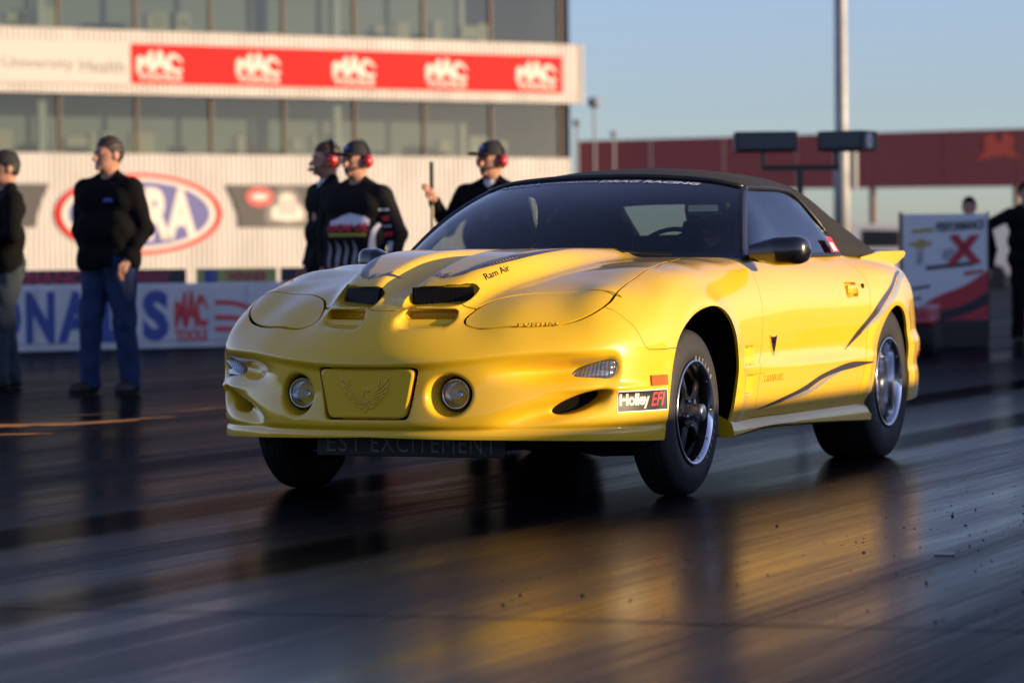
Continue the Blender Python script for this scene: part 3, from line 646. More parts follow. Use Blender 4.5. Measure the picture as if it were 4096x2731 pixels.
c2 = [(x*.72, y*.70-.05) for x, y in cr]; part(mobj('crest', ban(c2, tframe(42.55, .112, 3.10)), [tuple(range(len(c2)))], M_CREAM), o, inv)
for k in range(5): part(flat('crest_stripe', *rect(.05, .55+.1*(k % 2)), tframe(42.2+.17*k, .12, 3.05), M_GREYL, None), o, inv)
part(flat('side_print', *rect(.62, .45), tframe(44.0, .11, 2.95), mat('print_tan', (.42,.37,.31), .6), None), o, inv)
o, inv = hung('black_banner', 'black banner at the left edge behind the leftmost man', 'banner', 29.5, .07, 3.1)
arc = [(3.4-.53*math.sin(math.pi*.5*t), .79-1.56*t) for t in np.linspace(0, 1, 10)]
part(mobj('banner_field', ban([(-3.4, .79), (-3.4, -.79)][::1]+arc[::-1], tframe(29.5, .09, 3.10)), [tuple(range(12))], M_BLKB), o, inv)

# ------------------------------------------------------------------ right background
def facing(c, d): return frame(c, (d[0], d[1], 0), (0, 0, 1))
B0, B1 = Vector((-44.2, 108.4, 0)), Vector((-20.0, 118.97, 0)); bd = (B1-B0).normalized(); bn = Vector((bd.y, -bd.x, 0))
BB = empty('billboard', B0.lerp(B1, .5), 0, 'long maroon billboard on tall posts beyond the soft top', 'billboard'); BB.matrix_world = Matrix.Translation(B0.lerp(B1, .5)); Bi = BB.matrix_world.inverted()
M_MAR = noisy('maroon_panel', (.095,.013,.030), (.080,.012,.026), .4, (.6,.7))
nP = 9; Lb = (B1-B0).length
for k in range(nP):
    a, b = B0+bd*(Lb*k/nP+.012), B0+bd*(Lb*(k+1)/nP-.012); z0, z1 = 3.74, 5.74+.55*((k+.5)/nP)*1.0
    q = MB(); za = 5.74+.48*k/nP; zb = 5.74+.48*(k+1)/nP
    q.add([a+Vector((0,0,z0)), b+Vector((0,0,z0)), b+Vector((0,0,zb)), a+Vector((0,0,za)), a-bn*.2+Vector((0,0,z0)), b-bn*.2+Vector((0,0,z0)), b-bn*.2+Vector((0,0,zb)), a-bn*.2+Vector((0,0,za))], [(0,1,2,3),(4,7,6,5),(0,4,5,1),(3,2,6,7),(0,3,7,4),(1,5,6,2)])
    part(q.build('billboard_panel', M_MAR), BB, Bi)
for t in (.02, .22, .45, .67, .962): part(MB().box(B0+bd*(Lb*t)-bn*.45+Vector((0, 0, 1.95)), (.20,.20,3.9)).build('post', mat('brown_post', (.22,.12,.07), .7)), BB, Bi)  # one even orange-brown on all posts
fl_ = [(-.9,-.55),(-.5,-.2),(-.55,.35),(-.15,.55),(.1,.1),(.3,.6),(.75,.35),(.6,-.1),(.95,-.5),(.2,-.35)]
Mf = frame(B0+bd*16.85+bn*.02+Vector((0,0,5.35)), bd, (0,0,1)); part(mobj('red_mark', [Mf @ Vector((x, y, 0)) for x, y in fl_], [tuple(range(len(fl_)))], mat('flame_red', (.26,.035,.03), .6)), BB, Bi)
# tall light pole
LPo = empty('light_pole', (-19.15, 64.67, 0), 0, 'tall grey steel pole rising behind the car roof', 'pole')
M_POLE = noisy('galvanised', (.36,.37,.37), (.30,.31,.31), 3, (.5,.65), metal=.3)
m = MB().tube([(0, 0, 0), (0, 0, 3.6), (0, 0, 3.7), (0, 0, 12), (0, 0, 22)], [.21, .20, .165, .145, .10], 20); mobj('pole_shaft', m.v, m.f, M_POLE, LPo, True)
m = MB().box((.25, .12, 3.1), (.20, .22, .92), bev=.03); mobj('cabinet', m.v, m.f, M_POLE, LPo)
m = MB().box((0, 0, .15), (.7, .7, .3), bev=.03); mobj('footing', m.v, m.f, M_CONC, LPo)
m = MB().box((0, 0, 22), (2.4, .2, .2)); [m.box((x, -.15, 22.25), (.5, .35, .4), bev=.04) for x in (-1, -.35, .35, 1)]; mobj('lamp_head', m.v, m.f, M_POLE, LPo)
# two dark boxes on a T frame
TF = empty('box_stand', (-4.19, 16.6, 0), math.atan2(.40, .917), 'black T-shaped stand holding two dark boxes behind the roof', 'stand')
M_BOX = noisy('box_charcoal', (.035,.04,.045), (.028,.032,.036), 8, (.5,.65))
m = MB(); m.tube([(0, 0, .02), (0, 0, 1.78)], .03, 10); m.build('post', M_BLACK, TF); m = MB(); m.box((0, 0, 1.775), (.72, .05, .05)); m.build('cross_bar', M_BLACK, TF)
m = MB(); m.box((0, 0, .01), (.5, .5, .02)); m.build('base_plate', M_BLACK, TF)
for x in (-.34, .34): m = MB(); m.tube([(x, 0, 1.77), (x, 0, 1.95)], .022, 8); m.build('upright', M_BLACK, TF)
def light_box(x, w, label, disc):
    o = empty('equipment_box', (0, 0, 0), 0, label, 'box'); ca, sa = .917, .40; c = Vector((-4.19+x*ca, 16.6+x*sa, 2.02)); o.location = c; o.rotation_euler = (0, 0, math.atan2(sa, ca)+(.0 if not disc else -.50))
    m = MB(); m.box((0, .09, 0), (w, .36, .185), bev=.015); m.build('case', M_BOX, o); m = MB(); m.box((0, -.095, 0), (w-.05, .012, .14), bev=.004); m.build('front_panel', mat('panel_slate', (.05,.06,.07), .4), o)
    if disc:
        Mx = Matrix.Translation((w/2+.002, .06, 0)) @ Matrix.Rotation(R(90), 4, 'Y'); v, f = ell(.072, .072, 28); mobj('end_disc', [Mx @ Vector(q) for q in v], f, M_CREAM, o); v, f = ell(.040, .040, 24); mobj('disc_core', [Mx @ Vector((q[0], q[1], .002)) for q in v], f, mat('disc_grey', (.4,.36,.40), .6), o)
light_box(-.315, .575, 'left of the two dark boxes on the T-shaped stand', False); light_box(.41, .46, 'right of the two dark boxes, with a pale disc on its end', True)
# small floodlights on masts at the horizon
for (x, y, z, s, lab) in ((-28.54, 71.55, 5.28, 1.0, 'tallest far floodlight mast beside the tower'), (-28.98, 71.34, 4.72, .65, 'short far floodlight mast next to the tower corner'), (-28.04, 71.75, 4.40, .55, 'small far lamp peeping over the billboard')):
    o = empty('floodlight_mast', (x, y, 0), 0, lab, 'mast'); m = MB(); m.tube([(0, 0, 0), (0, 0, z)], .035, 8); m.build('mast', mat('mast_grey', (.25,.26,.27), .6), o)
    m = MB(); m.lathe([(0, -.16*s), (.13*s, -.13*s), (.19*s, 0), (.15*s, .12*s), (0, .15*s)], 16, Matrix.Translation((0, 0, z+.05))); mobj('lamp', m.v, m.f, mat('lamp_grey', (.20,.23,.27), .5), o, True)

# ------------------------------------------------------------------ event sign board, quad bike
SG = empty('event_sign', (-3.92, 20.5, 0), math.atan2(.40, .917), 'white sign board with red X and red and black sweep', 'sign board')
sw, sh = .885, 1.10
m = MB(); m.box((0, .02, .83), (sw, .04, sh)); m.build('board', mat('board_white', (.66,.69,.72), .5), SG)
m = MB(); m.box((0, .03, .14), (sw, .08, .28)); m.build('kick_panel', M_BLACK, SG)
for x in (-sw/2-.012, sw/2+.008): m = MB(); m.box((x, .04, .72), (.03 if x < 0 else .016, .09, 1.36)); m.build('side_frame', M_BLACK, SG)
SGM = Matrix.Translation((0, -.004, 0)) @ frame((0, 0, 0), (1, 0, 0), (0, 0, 1))
def sgp(name, pts, m_, z=.0): return mobj(name, [SGM @ Vector((x, y, z)) for x, y in pts], [tuple(range(len(pts)))], m_, SG)
def sgt(t, w, h, x, y, m_, **k):
    v, f = text_fit(t, w, h, **k); return mobj('sign_lettering', [SGM @ Vector((q[0]+x, q[1]+y+q[0]*.06, .003)) for q in v], f, m_, SG)
M_SR = mat('sign_red', (.48,.03,.045), .5); M_SB = mat('sign_black', (.02,.022,.028), .5); M_SGR = mat('sign_faint', (.35,.36,.42), .6); M_GOLD = mat('sign_gold', (.45,.33,.10), .5)
Q1 = spl([(-sw/2, .30), (-.1, .52), (.2, .64), (sw/2, .79)], 16); Q2 = spl([(-sw/2, .25), (-.1, .36), (.2, .44), (sw/2, .57)], 16); Q3 = spl([(-sw/2, .20), (-.1, .27), (.2, .33), (sw/2, .44)], 16)
sgp('red_sweep', [tuple(q) for q in Q1]+[tuple(q) for q in Q2[::-1]], M_SR, .002); sgp('black_sweep', [tuple(q) for q in Q2]+[tuple(q) for q in Q3[::-1]], M_SB, .002); sgp('red_sweep', [tuple(q) for q in Q3]+[(sw/2, .285), (-sw/2, .285-.02)], M_SR, .002)
sgt('PERFORMANCE', .50, .10, .16, 1.255, M_SB, offset=.03, shear=.1)
v, f = shapes2([(np.array([(-.18,-.15,0),(-.08,-.15,0),(.18,.16,0),(.07,.16,0)]), [(0,1,2,3)]), (np.array([(.10,-.15,.001),(.19,-.13,.001),(-.06,.17,.001),(-.15,.15,.001)]), [(0,1,2,3)])]); mobj('red_cross', [SGM @ Vector((q[0]+.19, q[1]+1.0, .004)) for q in v], f, M_SR, SG)
sgp('gold_emblem', [(-.36,1.09),(-.29,1.09),(-.29,1.12),(-.20,1.12),(-.20,1.09),(-.13,1.10),(-.15,1.05),(-.21,1.05),(-.21,1.02),(-.30,1.02),(-.30,1.05),(-.37,1.05)], M_GOLD, .003)
sgp('faint_print', [(-.34,1.18),(-.12,1.20),(-.12,1.24),(-.34,1.22)], M_GOLD, .003); sgp('faint_print', [(-.02,.90),(.10,.92),(.10,1.03),(-.02,1.01)], M_SGR, .003); sgp('faint_print', [(-.30,.86),(-.24,.86),(-.22,1.0),(-.28,1.0)], M_SGR, .003)
sgp('dark_print', [(-.20,.80),(.30,.845),(.30,.885),(-.20,.84)], M_SB, .003); sgp('faint_print', [(.20,.74),(.40,.77),(.40,.80),(.20,.78)], M_SR, .003)
# quad bike
QB = empty('quad_bike', (-3.66, 18.0, 0), R(14), 'red quad bike with black tyres parked before the event sign', 'quad bike'); QB.scale = (.82, .82, .82)
M_QR = mat('quad_red', (.40,.03,.035), .35, Coat_Weight=.6); M_QB = mat('quad_black', (.012,.012,.013), .6)
def qt(x, y):
    m = MB().lathe([(.11,-.10),(.17,-.115),(.225,-.10),(.25,-.05),(.25,.05),(.225,.10),(.17,.115),(.11,.10)], 28, Matrix.Translation((x, y, .25)) @ Matrix.Rotation(R(90), 4, 'Y'), closed=True); t = mobj('tyre', m.v, m.f, M_RUB0, QB, True); m = MB().lathe([(0,-.06),(.11,-.08),(.115,.08),(0,.06)], 20, Matrix.Translation((x, y, .25)) @ Matrix.Rotation(R(90), 4, 'Y')); mobj('rim', m.v, m.f, M_QB, t, True)
M_RUB0 = mat('quad_tyre', (.015,.015,.015), .8)
for x in (-.33, .33):
    for y in (-.55, .60): qt(x, y)
m = MB(); m.box((0, .05, .38), (.34, 1.25, .22), bev=.05); m.box((0, -.45, .30), (.5, .08, .08)); m.build('chassis', M_QB, QB)
for x in (-.31, .31):
    for y in (-.52, .58):
        vs = []; fs = []
        for i in range(9):
            a = R(20+140*i/8)
            for dx in (-.14, .14): vs.append((x+dx, y+.31*math.cos(a), .27+.29*math.sin(a)))
        o_ = mobj('fender', vs, [(2*i, 2*i+1, 2*i+3, 2*i+2) for i in range(8)], M_QR, QB, True); md = o_.modifiers.new('s', 'SOLIDIFY'); md.thickness = .02
m = MB(); m.box((0, -.40, .58), (.30, .42, .16), bev=.06); m.box((0, -.62, .55), (.26, .10, .14), bev=.04); m.build('cowl', M_QR, QB); m = MB(); m.box((0, .28, .64), (.26, .62, .11), bev=.05); m.build('saddle', M_QB, QB)
m = MB(); m.tube([(-.36, -.18, .80), (-.16, -.26, .77), (0, -.28, .74), (.16, -.26, .77), (.36, -.18, .80)], .016, 8); m.tube([(0, -.28, .74), (0, -.36, .55)], .02); m.build('handlebar', M_QB, QB)
for x in (-.09, .09): m = MB().lathe([(0, .0), (.05, .01), (.055, .05), (0, .06)], 18, Matrix.Translation((x, -.70, .56)) @ Matrix.Rotation(R(-90), 4, 'X') @ Matrix.Rotation(R(180), 4, 'X')); mobj('headlight', m.v, m.f, mat('quad_lamp', (.75,.78,.82), .2), QB, True)
m = MB()
for y in (-.80, -.74): m.tube([(-.28, y, .66), (.28, y, .66)], .012, 6)
for x in (-.25, 0, .25): m.tube([(x, -.82, .66), (x, -.45, .68)], .010, 6)
m.build('front_rack', M_QB, QB)
# sunlit vans and a canopy far down the lane
def van(x, y, rz, s, col, label):
    o = empty('parked_van', (x, y, 0), rz, label, 'van'); P = [(-2.3,.35),(2.3,.35),(2.35,1.0),(1.75,1.15),(1.25,1.95),(-2.2,2.0),(-2.35,1.2)]; mm = mat('van_'+col, {'white': (.75,.74,.72), 'silver': (.45,.46,.48)}[col], .35, Coat_Weight=.8)
    m = MB(); m.prism([(a, b) for a, b in P], frame((0, .9, 0), (1, 0, 0), (0, 0, 1)), 1.8); m.build('body', mm, o)
    for sy in (-.905, .905): 
        mobj('side_window', [(-.4,sy,1.25),(1.35,sy,1.25),(1.05,sy,1.75),(-.4,sy,1.8)], [(0,1,2,3)], M_BLACK, o)
        for wx in (-1.5, 1.5): q = MB().lathe([(.0,-.02),(.2,-.03),(.34,-.02),(.34,.16),(0,.16)], 20, Matrix.Translation((wx, sy-(.08 if sy > 0 else .06), .34)) @ Matrix.Rotation(R(90), 4, 'X')); mobj('wheel', q.v, q.f, M_BLACK, o)
    mobj('windscreen', [(1.80,-.8,1.17),(1.80,.8,1.17),(1.31,.75,1.88),(1.31,-.75,1.88)], [(0,1,2,3)], M_BLACK, o)
van(-24.4, 84.2, R(20), 1, 'white', 'white van far behind the rear spoiler, left of the pair'); van(-21.9, 88.5, R(-60), 1, 'silver', 'silver van far off between spoiler and sign board'); van(-19.6, 86.5, R(15), 1, 'white', 'white van far off at the right edge beside the sign board')
# ------------------------------------------------------------------ right-hand side of the lane: pit wall and grandstand that shade the track
RW = empty('pit_wall', (6.4, 0, 0), 0, 'low concrete wall along the near edge of the lane', 'barrier')
m = MB(); m.box((0, 2, .555), (.20, 122, 1.11), bev=.02); m.build('wall_body', M_CONC, RW)
GS = empty('grandstand', (32, 26, 0), 0, 'tall grandstand on the near side of the strip', 'grandstand')
M_ST = mat('stand_steel', (.10,.11,.13), .6)
for k in range(12):
    for y0, y1, zt in ((13.8-26, 19.5-26, 7.4), (19.5-26, 66-26, 8.8)):
        z = zt*(k+1)/12; m = MB(); m.box((-1+k*.75, (y0+y1)/2, z-.04), (.80, y1-y0-.02, .08)); m.box((-1.36+k*.75, (y0+y1)/2, z-.29), (.05, y1-y0-.02, .55)); m.build('tier', M_ST, GS)
m = MB(); m.box((7.9, -9.35, 3.7), (.2, 5.68, 7.4)); m.build('back_wall', M_ST, GS); m = MB(); m.box((7.9, 16.75, 4.4), (.2, 46.48, 8.8)); m.build('back_wall', M_ST, GS)
# ------------------------------------------------------------------ car materials
def paint(name, col, rough=.32):
    m = mat(name, col, rough, Coat_Weight=1.0, Coat_Roughness=.025, Coat_IOR=1.45, Specular_IOR_Level=.25); N, L, b = nodes(m)
    tc = N.new('ShaderNodeTexCoord'); nz = N.new('ShaderNodeTexNoise'); nz.inputs['Scale'].default_value = 900; nz.inputs['Detail'].default_value = 1
    hs = N.new('ShaderNodeHueSaturation'); hs.inputs['Color'].default_value = (*col, 1)
    mr = N.new('ShaderNodeMapRange'); mr.inputs[3].default_value = .90; mr.inputs[4].default_value = 1.1
    L.new(tc.outputs['Object'], nz.inputs['Vector']); L.new(nz.outputs[0], mr.inputs[0]); L.new(mr.outputs[0], hs.inputs['Value']); L.new(hs.outputs[0], b.inputs['Base Color'])
    # faint road film: slightly rougher clear coat in soft patches
    n2 = N.new('ShaderNodeTexNoise'); n2.inputs['Scale'].default_value = 5; n2.inputs['Detail'].default_value = 5
    m2 = N.new('ShaderNodeMapRange'); m2.inputs[1].default_value = .35; m2.inputs[2].default_value = .75; m2.inputs[3].default_value = .02; m2.inputs[4].default_value = .07
    L.new(tc.outputs['Object'], n2.inputs['Vector']); L.new(n2.outputs[0], m2.inputs[0]); L.new(m2.outputs[0], b.inputs['Coat Roughness'])
    return m
def glass(name, tint, refl=1.0, ior=1.5):
    m = bpy.data.materials.new(name); m.use_nodes = True; nt = m.node_tree; N, L = nt.nodes, nt.links; N.remove(N['Principled BSDF'])
    t = N.new('ShaderNodeBsdfTransparent'); t.inputs[0].default_value = (*tint, 1)
    g = N.new('ShaderNodeBsdfGlossy'); g.inputs['Roughness'].default_value = .02; g.inputs[0].default_value = (refl, refl, refl, 1)
    lw = N.new('ShaderNodeLayerWeight'); lw.inputs[0].default_value = .5      # Schlick on |cos|, same from both sides of the pane
    r0 = ((ior-1)/(ior+1))**2; pw = N.new('ShaderNodeMath'); pw.operation = 'POWER'; pw.inputs[1].default_value = 5; L.new(lw.outputs['Facing'], pw.inputs[0])
    fr = N.new('ShaderNodeMapRange'); fr.inputs[3].default_value = r0; fr.inputs[4].default_value = 1.0; L.new(pw.outputs[0], fr.inputs[0]); mx = N.new('ShaderNodeMixShader')
    L.new(fr.outputs[0], mx.inputs[0]); L.new(t.outputs[0], mx.inputs[1]); L.new(g.outputs[0], mx.inputs[2]); L.new(mx.outputs[0], N['Material Output'].inputs[0])
    MATS[name] = m; return m
P_YEL = paint('yellow_paint', (.85,.525,.018))
P_BLK = mat('gloss_black', (.006,.006,.007), .25, Coat_Weight=1.0, Coat_Roughness=.03)
G_WIN = glass('windscreen_glass', (.38,.45,.47), ior=1.62)
G_SIDE = glass('side_glass', (.015,.018,.02), ior=2.4)
M_SOFT = noisy('soft_top_cloth', (.010,.010,.010), (.018,.017,.016), 60, (.85,.95), bump=.15)
M_RUB = noisy('tyre_rubber', (.012,.012,.012), (.022,.021,.020), 9, (.55,.75), bump=.06)
M_CHROME = mat('polished_metal', (.75,.76,.78), .12, 1.0)
M_SPOKE = mat('dark_wheel', (.030,.031,.034), .30, .8)
M_HUB = mat('machined_hub', (.45,.46,.48), .3, 1.0)
M_LAMPG = glass('lamp_glass', (.92,.95,.97), ior=1.45)
M_REFL = mat('lamp_reflector', (.8,.82,.85), .18, 1.0)
M_AMBER = mat('amber_lens', (.55,.12,.01), .25, Coat_Weight=1.0, Emission_Strength=0.0)
M_SIGNAL = mat('signal_lens', (.36,.37,.40), .2, Coat_Weight=1.0)
M_INT = mat('interior_black', (.008,.009,.010), .8)
M_MESH = mat('grille_black', (.006,.006,.007), .5, Specular_IOR_Level=.25)
M_DEC = mat('graphite_decal', (.045,.047,.065), .35, Coat_Weight=.8)
M_DEC2 = mat('silver_decal', (.36,.33,.29), .4, Coat_Weight=.8)
M_BRN = mat('dark_decal', (.05,.035,.025), .35, Coat_Weight=.8)

# ------------------------------------------------------------------ the car
CAR = empty('sports_car', (0, 0, 0), 0, 'yellow two-door convertible with black soft top launching down the drag strip', 'car')
def body_skin(y0, y1, h):
    V, Q, N = nets(BODY, (-.02, y0-.03, .15), (1.02, y1+.03, 1.06), h); q = Sk(V, np.concatenate([Q[:, [0, 1, 2]], Q[:, [0, 2, 3]]]), N)
    q = q.clip(q.V[:, 0]); q = q.clip(q.V[:, 1]-y0); return q.clip(y1-q.V[:, 1])
SK = body_skin(-1.2, -.4, .0056).join(body_skin(-.4, 3.9, .0095))
GAP = .0028
def smooth_poly(P, closed=True, n=8, sharp=()):
    P = np.asarray(P, float); out = []; m = len(P)
    for i in range(m):
        p0, p1, p2, p3 = P[(i-1) % m], P[i], P[(i+1) % m], P[(i+2) % m]
        if i in sharp: p0 = p1
        if (i+1) % m in sharp: p3 = p2
        for k in range(n):
            t = k/n; out.append(.5*((2*p1)+(-p0+p2)*t+(2*p0-5*p1+4*p2-p3)*t*t+(-p0+3*p1-3*p2+p3)*t**3))
    return np.array(out)
HL = smooth_poly([(.311,-.872),(.318,-.83),(.335,-.775),(.37,-.712),(.43,-.652),(.52,-.584),(.62,-.528),(.70,-.505),(.768,-.495),(.768,-.54),(.757,-.592),(.737,-.645),(.702,-.695),(.652,-.745),(.567,-.815),(.477,-.868),(.39,-.905),(.345,-.908),(.32,-.898)], n=5, sharp=(8,))
HOOD = np.concatenate([[(-.1,-.940),(.0,-.940),(.042,-.934),(.15,-.888),(.29,-.820),(.315,-.805)], HL[10:41] if False else smooth_poly([(.322,-.80),(.335,-.775),(.37,-.712),(.43,-.652),(.52,-.584),(.62,-.528),(.70,-.505),(.768,-.495)], n=5)[:36],
  [(.768,-.495),(.762,-.40),(.755,-.33),(.752,-.22),(.747,-.115),(.732,.06),(.715,.20),(.693,.33),(.665,.50),(.62,.62),(.50,.585),(.30,.52),(.0,.48),(-.1,.48)]])
DOOR = smooth_poly([(.875,.99),(.856,.917),(.806,.846),(.786,.762),(.78,.70),(.757,.561),(.712,.506),(.711,.478),(.697,.32),(.692,.276),(1.4,.270),(2.09,.260),(2.118,.446),(2.156,.521),(2.215,.70),(2.25,.78),(2.258,.864),(2.215,.945),(2.20,.99)], n=4, sharp=(0,9,11,18))
FARCH = smooth_poly([(-.40,.10),(-.394,.26),(-.372,.42),(-.325,.57),(-.229,.664),(-.052,.727),(.149,.750),(.301,.719),(.384,.645),(.428,.53),(.430,.407),(.408,.26),(.40,.10)], n=4, sharp=(0,12))
RARCH = smooth_poly([(2.29,.05),(2.285,.26),(2.290,.449),(2.335,.56),(2.40,.635),(2.475,.688),(2.579,.712),(2.70,.682),(2.79,.605),(2.835,.489),(2.85,.381),(2.86,.26),(2.87,.05)], n=4, sharp=(0,12))
CABIN = [(-.1,.5),(0,.5),(.30,.54),(.50,.605),(.64,.66),(.74,.80),(.775,.90),(.785,1.2),(.788,1.8),(.786,2.24),(.70,2.5),(-.1,2.6)]
def pieces(sk, P, ax, cond, gap=GAP):
    """split skin into (inside panel, rest) along a closed seam in plane ax"""
    g = sdpoly(P, sk.V[:, ax[0]], sk.V[:, ax[1]]); c = cond(sk.V, sk.N)
    g = np.where(c, g, -1.0); ins = sk.clip(g-gap/2)
    g2 = np.where(c, g, -1.0); rest = sk.clip(-g2-gap/2); return ins, rest
_up = lambda V, N: (V[:, 2] > .60)
_sd = lambda V, N: (V[:, 0] > .60)
sk = SK
# cut away: wheel openings, underside, cabin opening
g = np.where(sk.V[:, 0] > .55, -sdpoly(FARCH, sk.V[:, 1], sk.V[:, 2]), 1.0); sk = sk.clip(g)
g = np.where(sk.V[:, 0] > .55, -sdpoly(RARCH, sk.V[:, 1], sk.V[:, 2]), 1.0); sk = sk.clip(g)
def bottom(V):
    s = G_DST(np.abs(V[:, 0]), V[:, 1])[1]; y = V[:, 1]
    front = cubic1([0, .33, .64, .97, 1.28, 1.5], [.280, .272, .264, .254, .243, .243], s)
    return np.where(y < .2, front, np.where(y < 2.5, .262, .24+(y-2.5)*.03))
sk = sk.clip(sk.V[:, 2]-bottom(sk.V))
g = np.where(sk.V[:, 2] > .90, -sdpoly(CABIN, sk.V[:, 0], sk.V[:, 1]), 1.0); sk = sk.clip(g)
sk_hl, sk = pieces(sk, HL, (0, 1), _up, .009)
sk_hood, sk = pieces(sk, HOOD, (0, 1), _up, .006)
sk_door, sk = pieces(sk, DOOR, (1, 2), _sd)
# fascia / fender seam in (s, z): everything forward and below
SEAM = [(-.2,0),(-.2,.99),(.0,.99),(1.0,.79),(1.013,.763),(1.060,.746),(1.117,.685),(1.146,.628),(1.160,.603),(1.181,.593),(1.267,.592),(1.36,.594),(1.5,.594),(1.5,0)]
def sz(V): s = G_DST(np.abs(V[:, 0]), V[:, 1])[1]; return s
s_ = sz(sk.V); g = sdpoly(SEAM, s_, sk.V[:, 2]); g = np.where(sk.V[:, 1] < -.2, g, -1)
sk_fascia = sk.clip(g-GAP/2); s_ = sz(sk.V); g = np.where(sk.V[:, 1] < -.2, sdpoly(SEAM, s_, sk.V[:, 2]), -1); sk = sk.clip(-g-GAP/2)
sk_fender = sk.clip(1.45-sk.V[:, 1]); sk_quarter = sk.clip(sk.V[:, 1]-1.45)
sym = lambda q: q.join(q.mirror())
fascia = sym(sk_fascia).obj('front_bumper', P_YEL, CAR)
hood = sym(sk_hood).obj('hood', P_YEL, CAR)
quarter = sym(sk_quarter).obj('rear_body', P_YEL, CAR)
doors = []; lids = []
for side in (1, -1):
    ff = (lambda q: q if side > 0 else q.mirror())
    ff(sk_fender).obj('fender', P_YEL, CAR); doors.append(ff(sk_door).obj('door', P_YEL, CAR)); lids.append(ff(sk_hl).obj('headlight_cover', P_YEL, CAR))
# dark liner that closes the body from inside (seen only through the panel gaps)
def inner(F, d): return lambda x, y, z, pre=None, lin=False: F(x, y, z, pre, lin)+d
_V2, _Q2, _N2 = nets(inner(BODY, .022), (-.02, -1.2, .15), (1.02, 3.9, 1.06), .03)
lin_ = Sk(_V2, np.concatenate([_Q2[:, [0, 1, 2]], _Q2[:, [0, 2, 3]]]), _N2); lin_ = lin_.clip(lin_.V[:, 0]+1e-6)
for P_, ax in ((FARCH, (1, 2)), (RARCH, (1, 2))):
    g = np.where(lin_.V[:, 0] > .58, -sdpoly(P_, lin_.V[:, 1], lin_.V[:, 2])-.015, 1.0); lin_ = lin_.clip(g)
lin_ = lin_.clip(lin_.V[:, 2]-bottom(lin_.V)-.012)
g = np.where(lin_.V[:, 2] > .88, -sdpoly(CABIN, lin_.V[:, 0], lin_.V[:, 1])-.02, 1.0); lin_ = lin_.clip(g)
sym(lin_).obj('inner_liner', M_DARK, CAR, 0)

# wheel-arch tubs, floor
def tub(x0, x1, yc, zc, r, name):
    m = MB(); n = 24; a0, a1 = R(-6), R(186)
    vs = []
    for k in range(n+1):
        a = a0+(a1-a0)*k/n
        for x in (x0, x1): vs.append((x, yc+r*math.cos(a), zc+r*math.sin(a)))
    m.add(vs, [(2*k, 2*k+1, 2*k+3, 2*k+2) for k in range(n)])
    m.add([(x0, yc, zc-.03)]+[(x0, yc+r*math.cos(a0+(a1-a0)*k/n), zc+r*math.sin(a0+(a1-a0)*k/n)) for k in range(n+1)], [(0, k+1, k+2) for k in range(n)])
    return m.build(name, M_DARK, CAR)
for sx in (1, -1):
    tub(sx*.52, sx*.915, .03, .33, .435, 'wheel_well'); tub(sx*.50, sx*.915, 2.57, .34, .43, 'wheel_well')
m = MB(); m.box((0, 1.3, .235), (1.0, 3.6, .03)); m.box((0, -.62, .30), (1.15, .5, .03)); m.build('floor_pan', M_DARK, CAR)
m = MB(); m.box((0, .05, .27), (.95, .18, .07)); m.tube([(.3, .0, .25), (.86, 0, .22)], .02); m.tube([(-.3, .0, .25), (-.86, 0, .22)], .02)
m.tube([(.30, -.16, .24), (.55, -.10, .19), (.86, -.02, .20)], .035); m.tube([(-.30, -.16, .24), (-.55, -.10, .19), (-.86, -.02, .20)], .035)
m.tube([(.10, -.45, .22), (.16, .4, .2), (.18, 1.4, .2)], .04); m.build('front_suspension', M_DARK, CAR)
m = MB(); m.box((0, 2.568, .34), (1.3, .10, .10), bev=.02); m.lathe([(0, -.13), (.10, -.12), (.14, 0), (.10, .12), (0, .13)], 20, Matrix.Translation((0, 2.6, .34))); m.build('rear_axle', M_DARK, CAR)
# sign panel hung under the nose
m = MB(); m.box((.03, -.78, .245), (.80, .012, .115), bev=.004); pan = m.build('lower_panel', mat('panel_black', (.012,.012,.013), .5), CAR)
M_ = frame((.035, -.7875, .240), (1, 0, 0), (0, 0, 1))
for wd, wx, xo in (('EST', .15, -.285), ('EXCITEMENT', .53, .095)):
    v, f = text_fit(wd, wx, .072, space=1.15); mobj('panel_lettering', [M_ @ Vector((q[0]+xo, q[1], q[2])) for q in v], f, mat('grey_print', (.22,.22,.22), .6), pan)

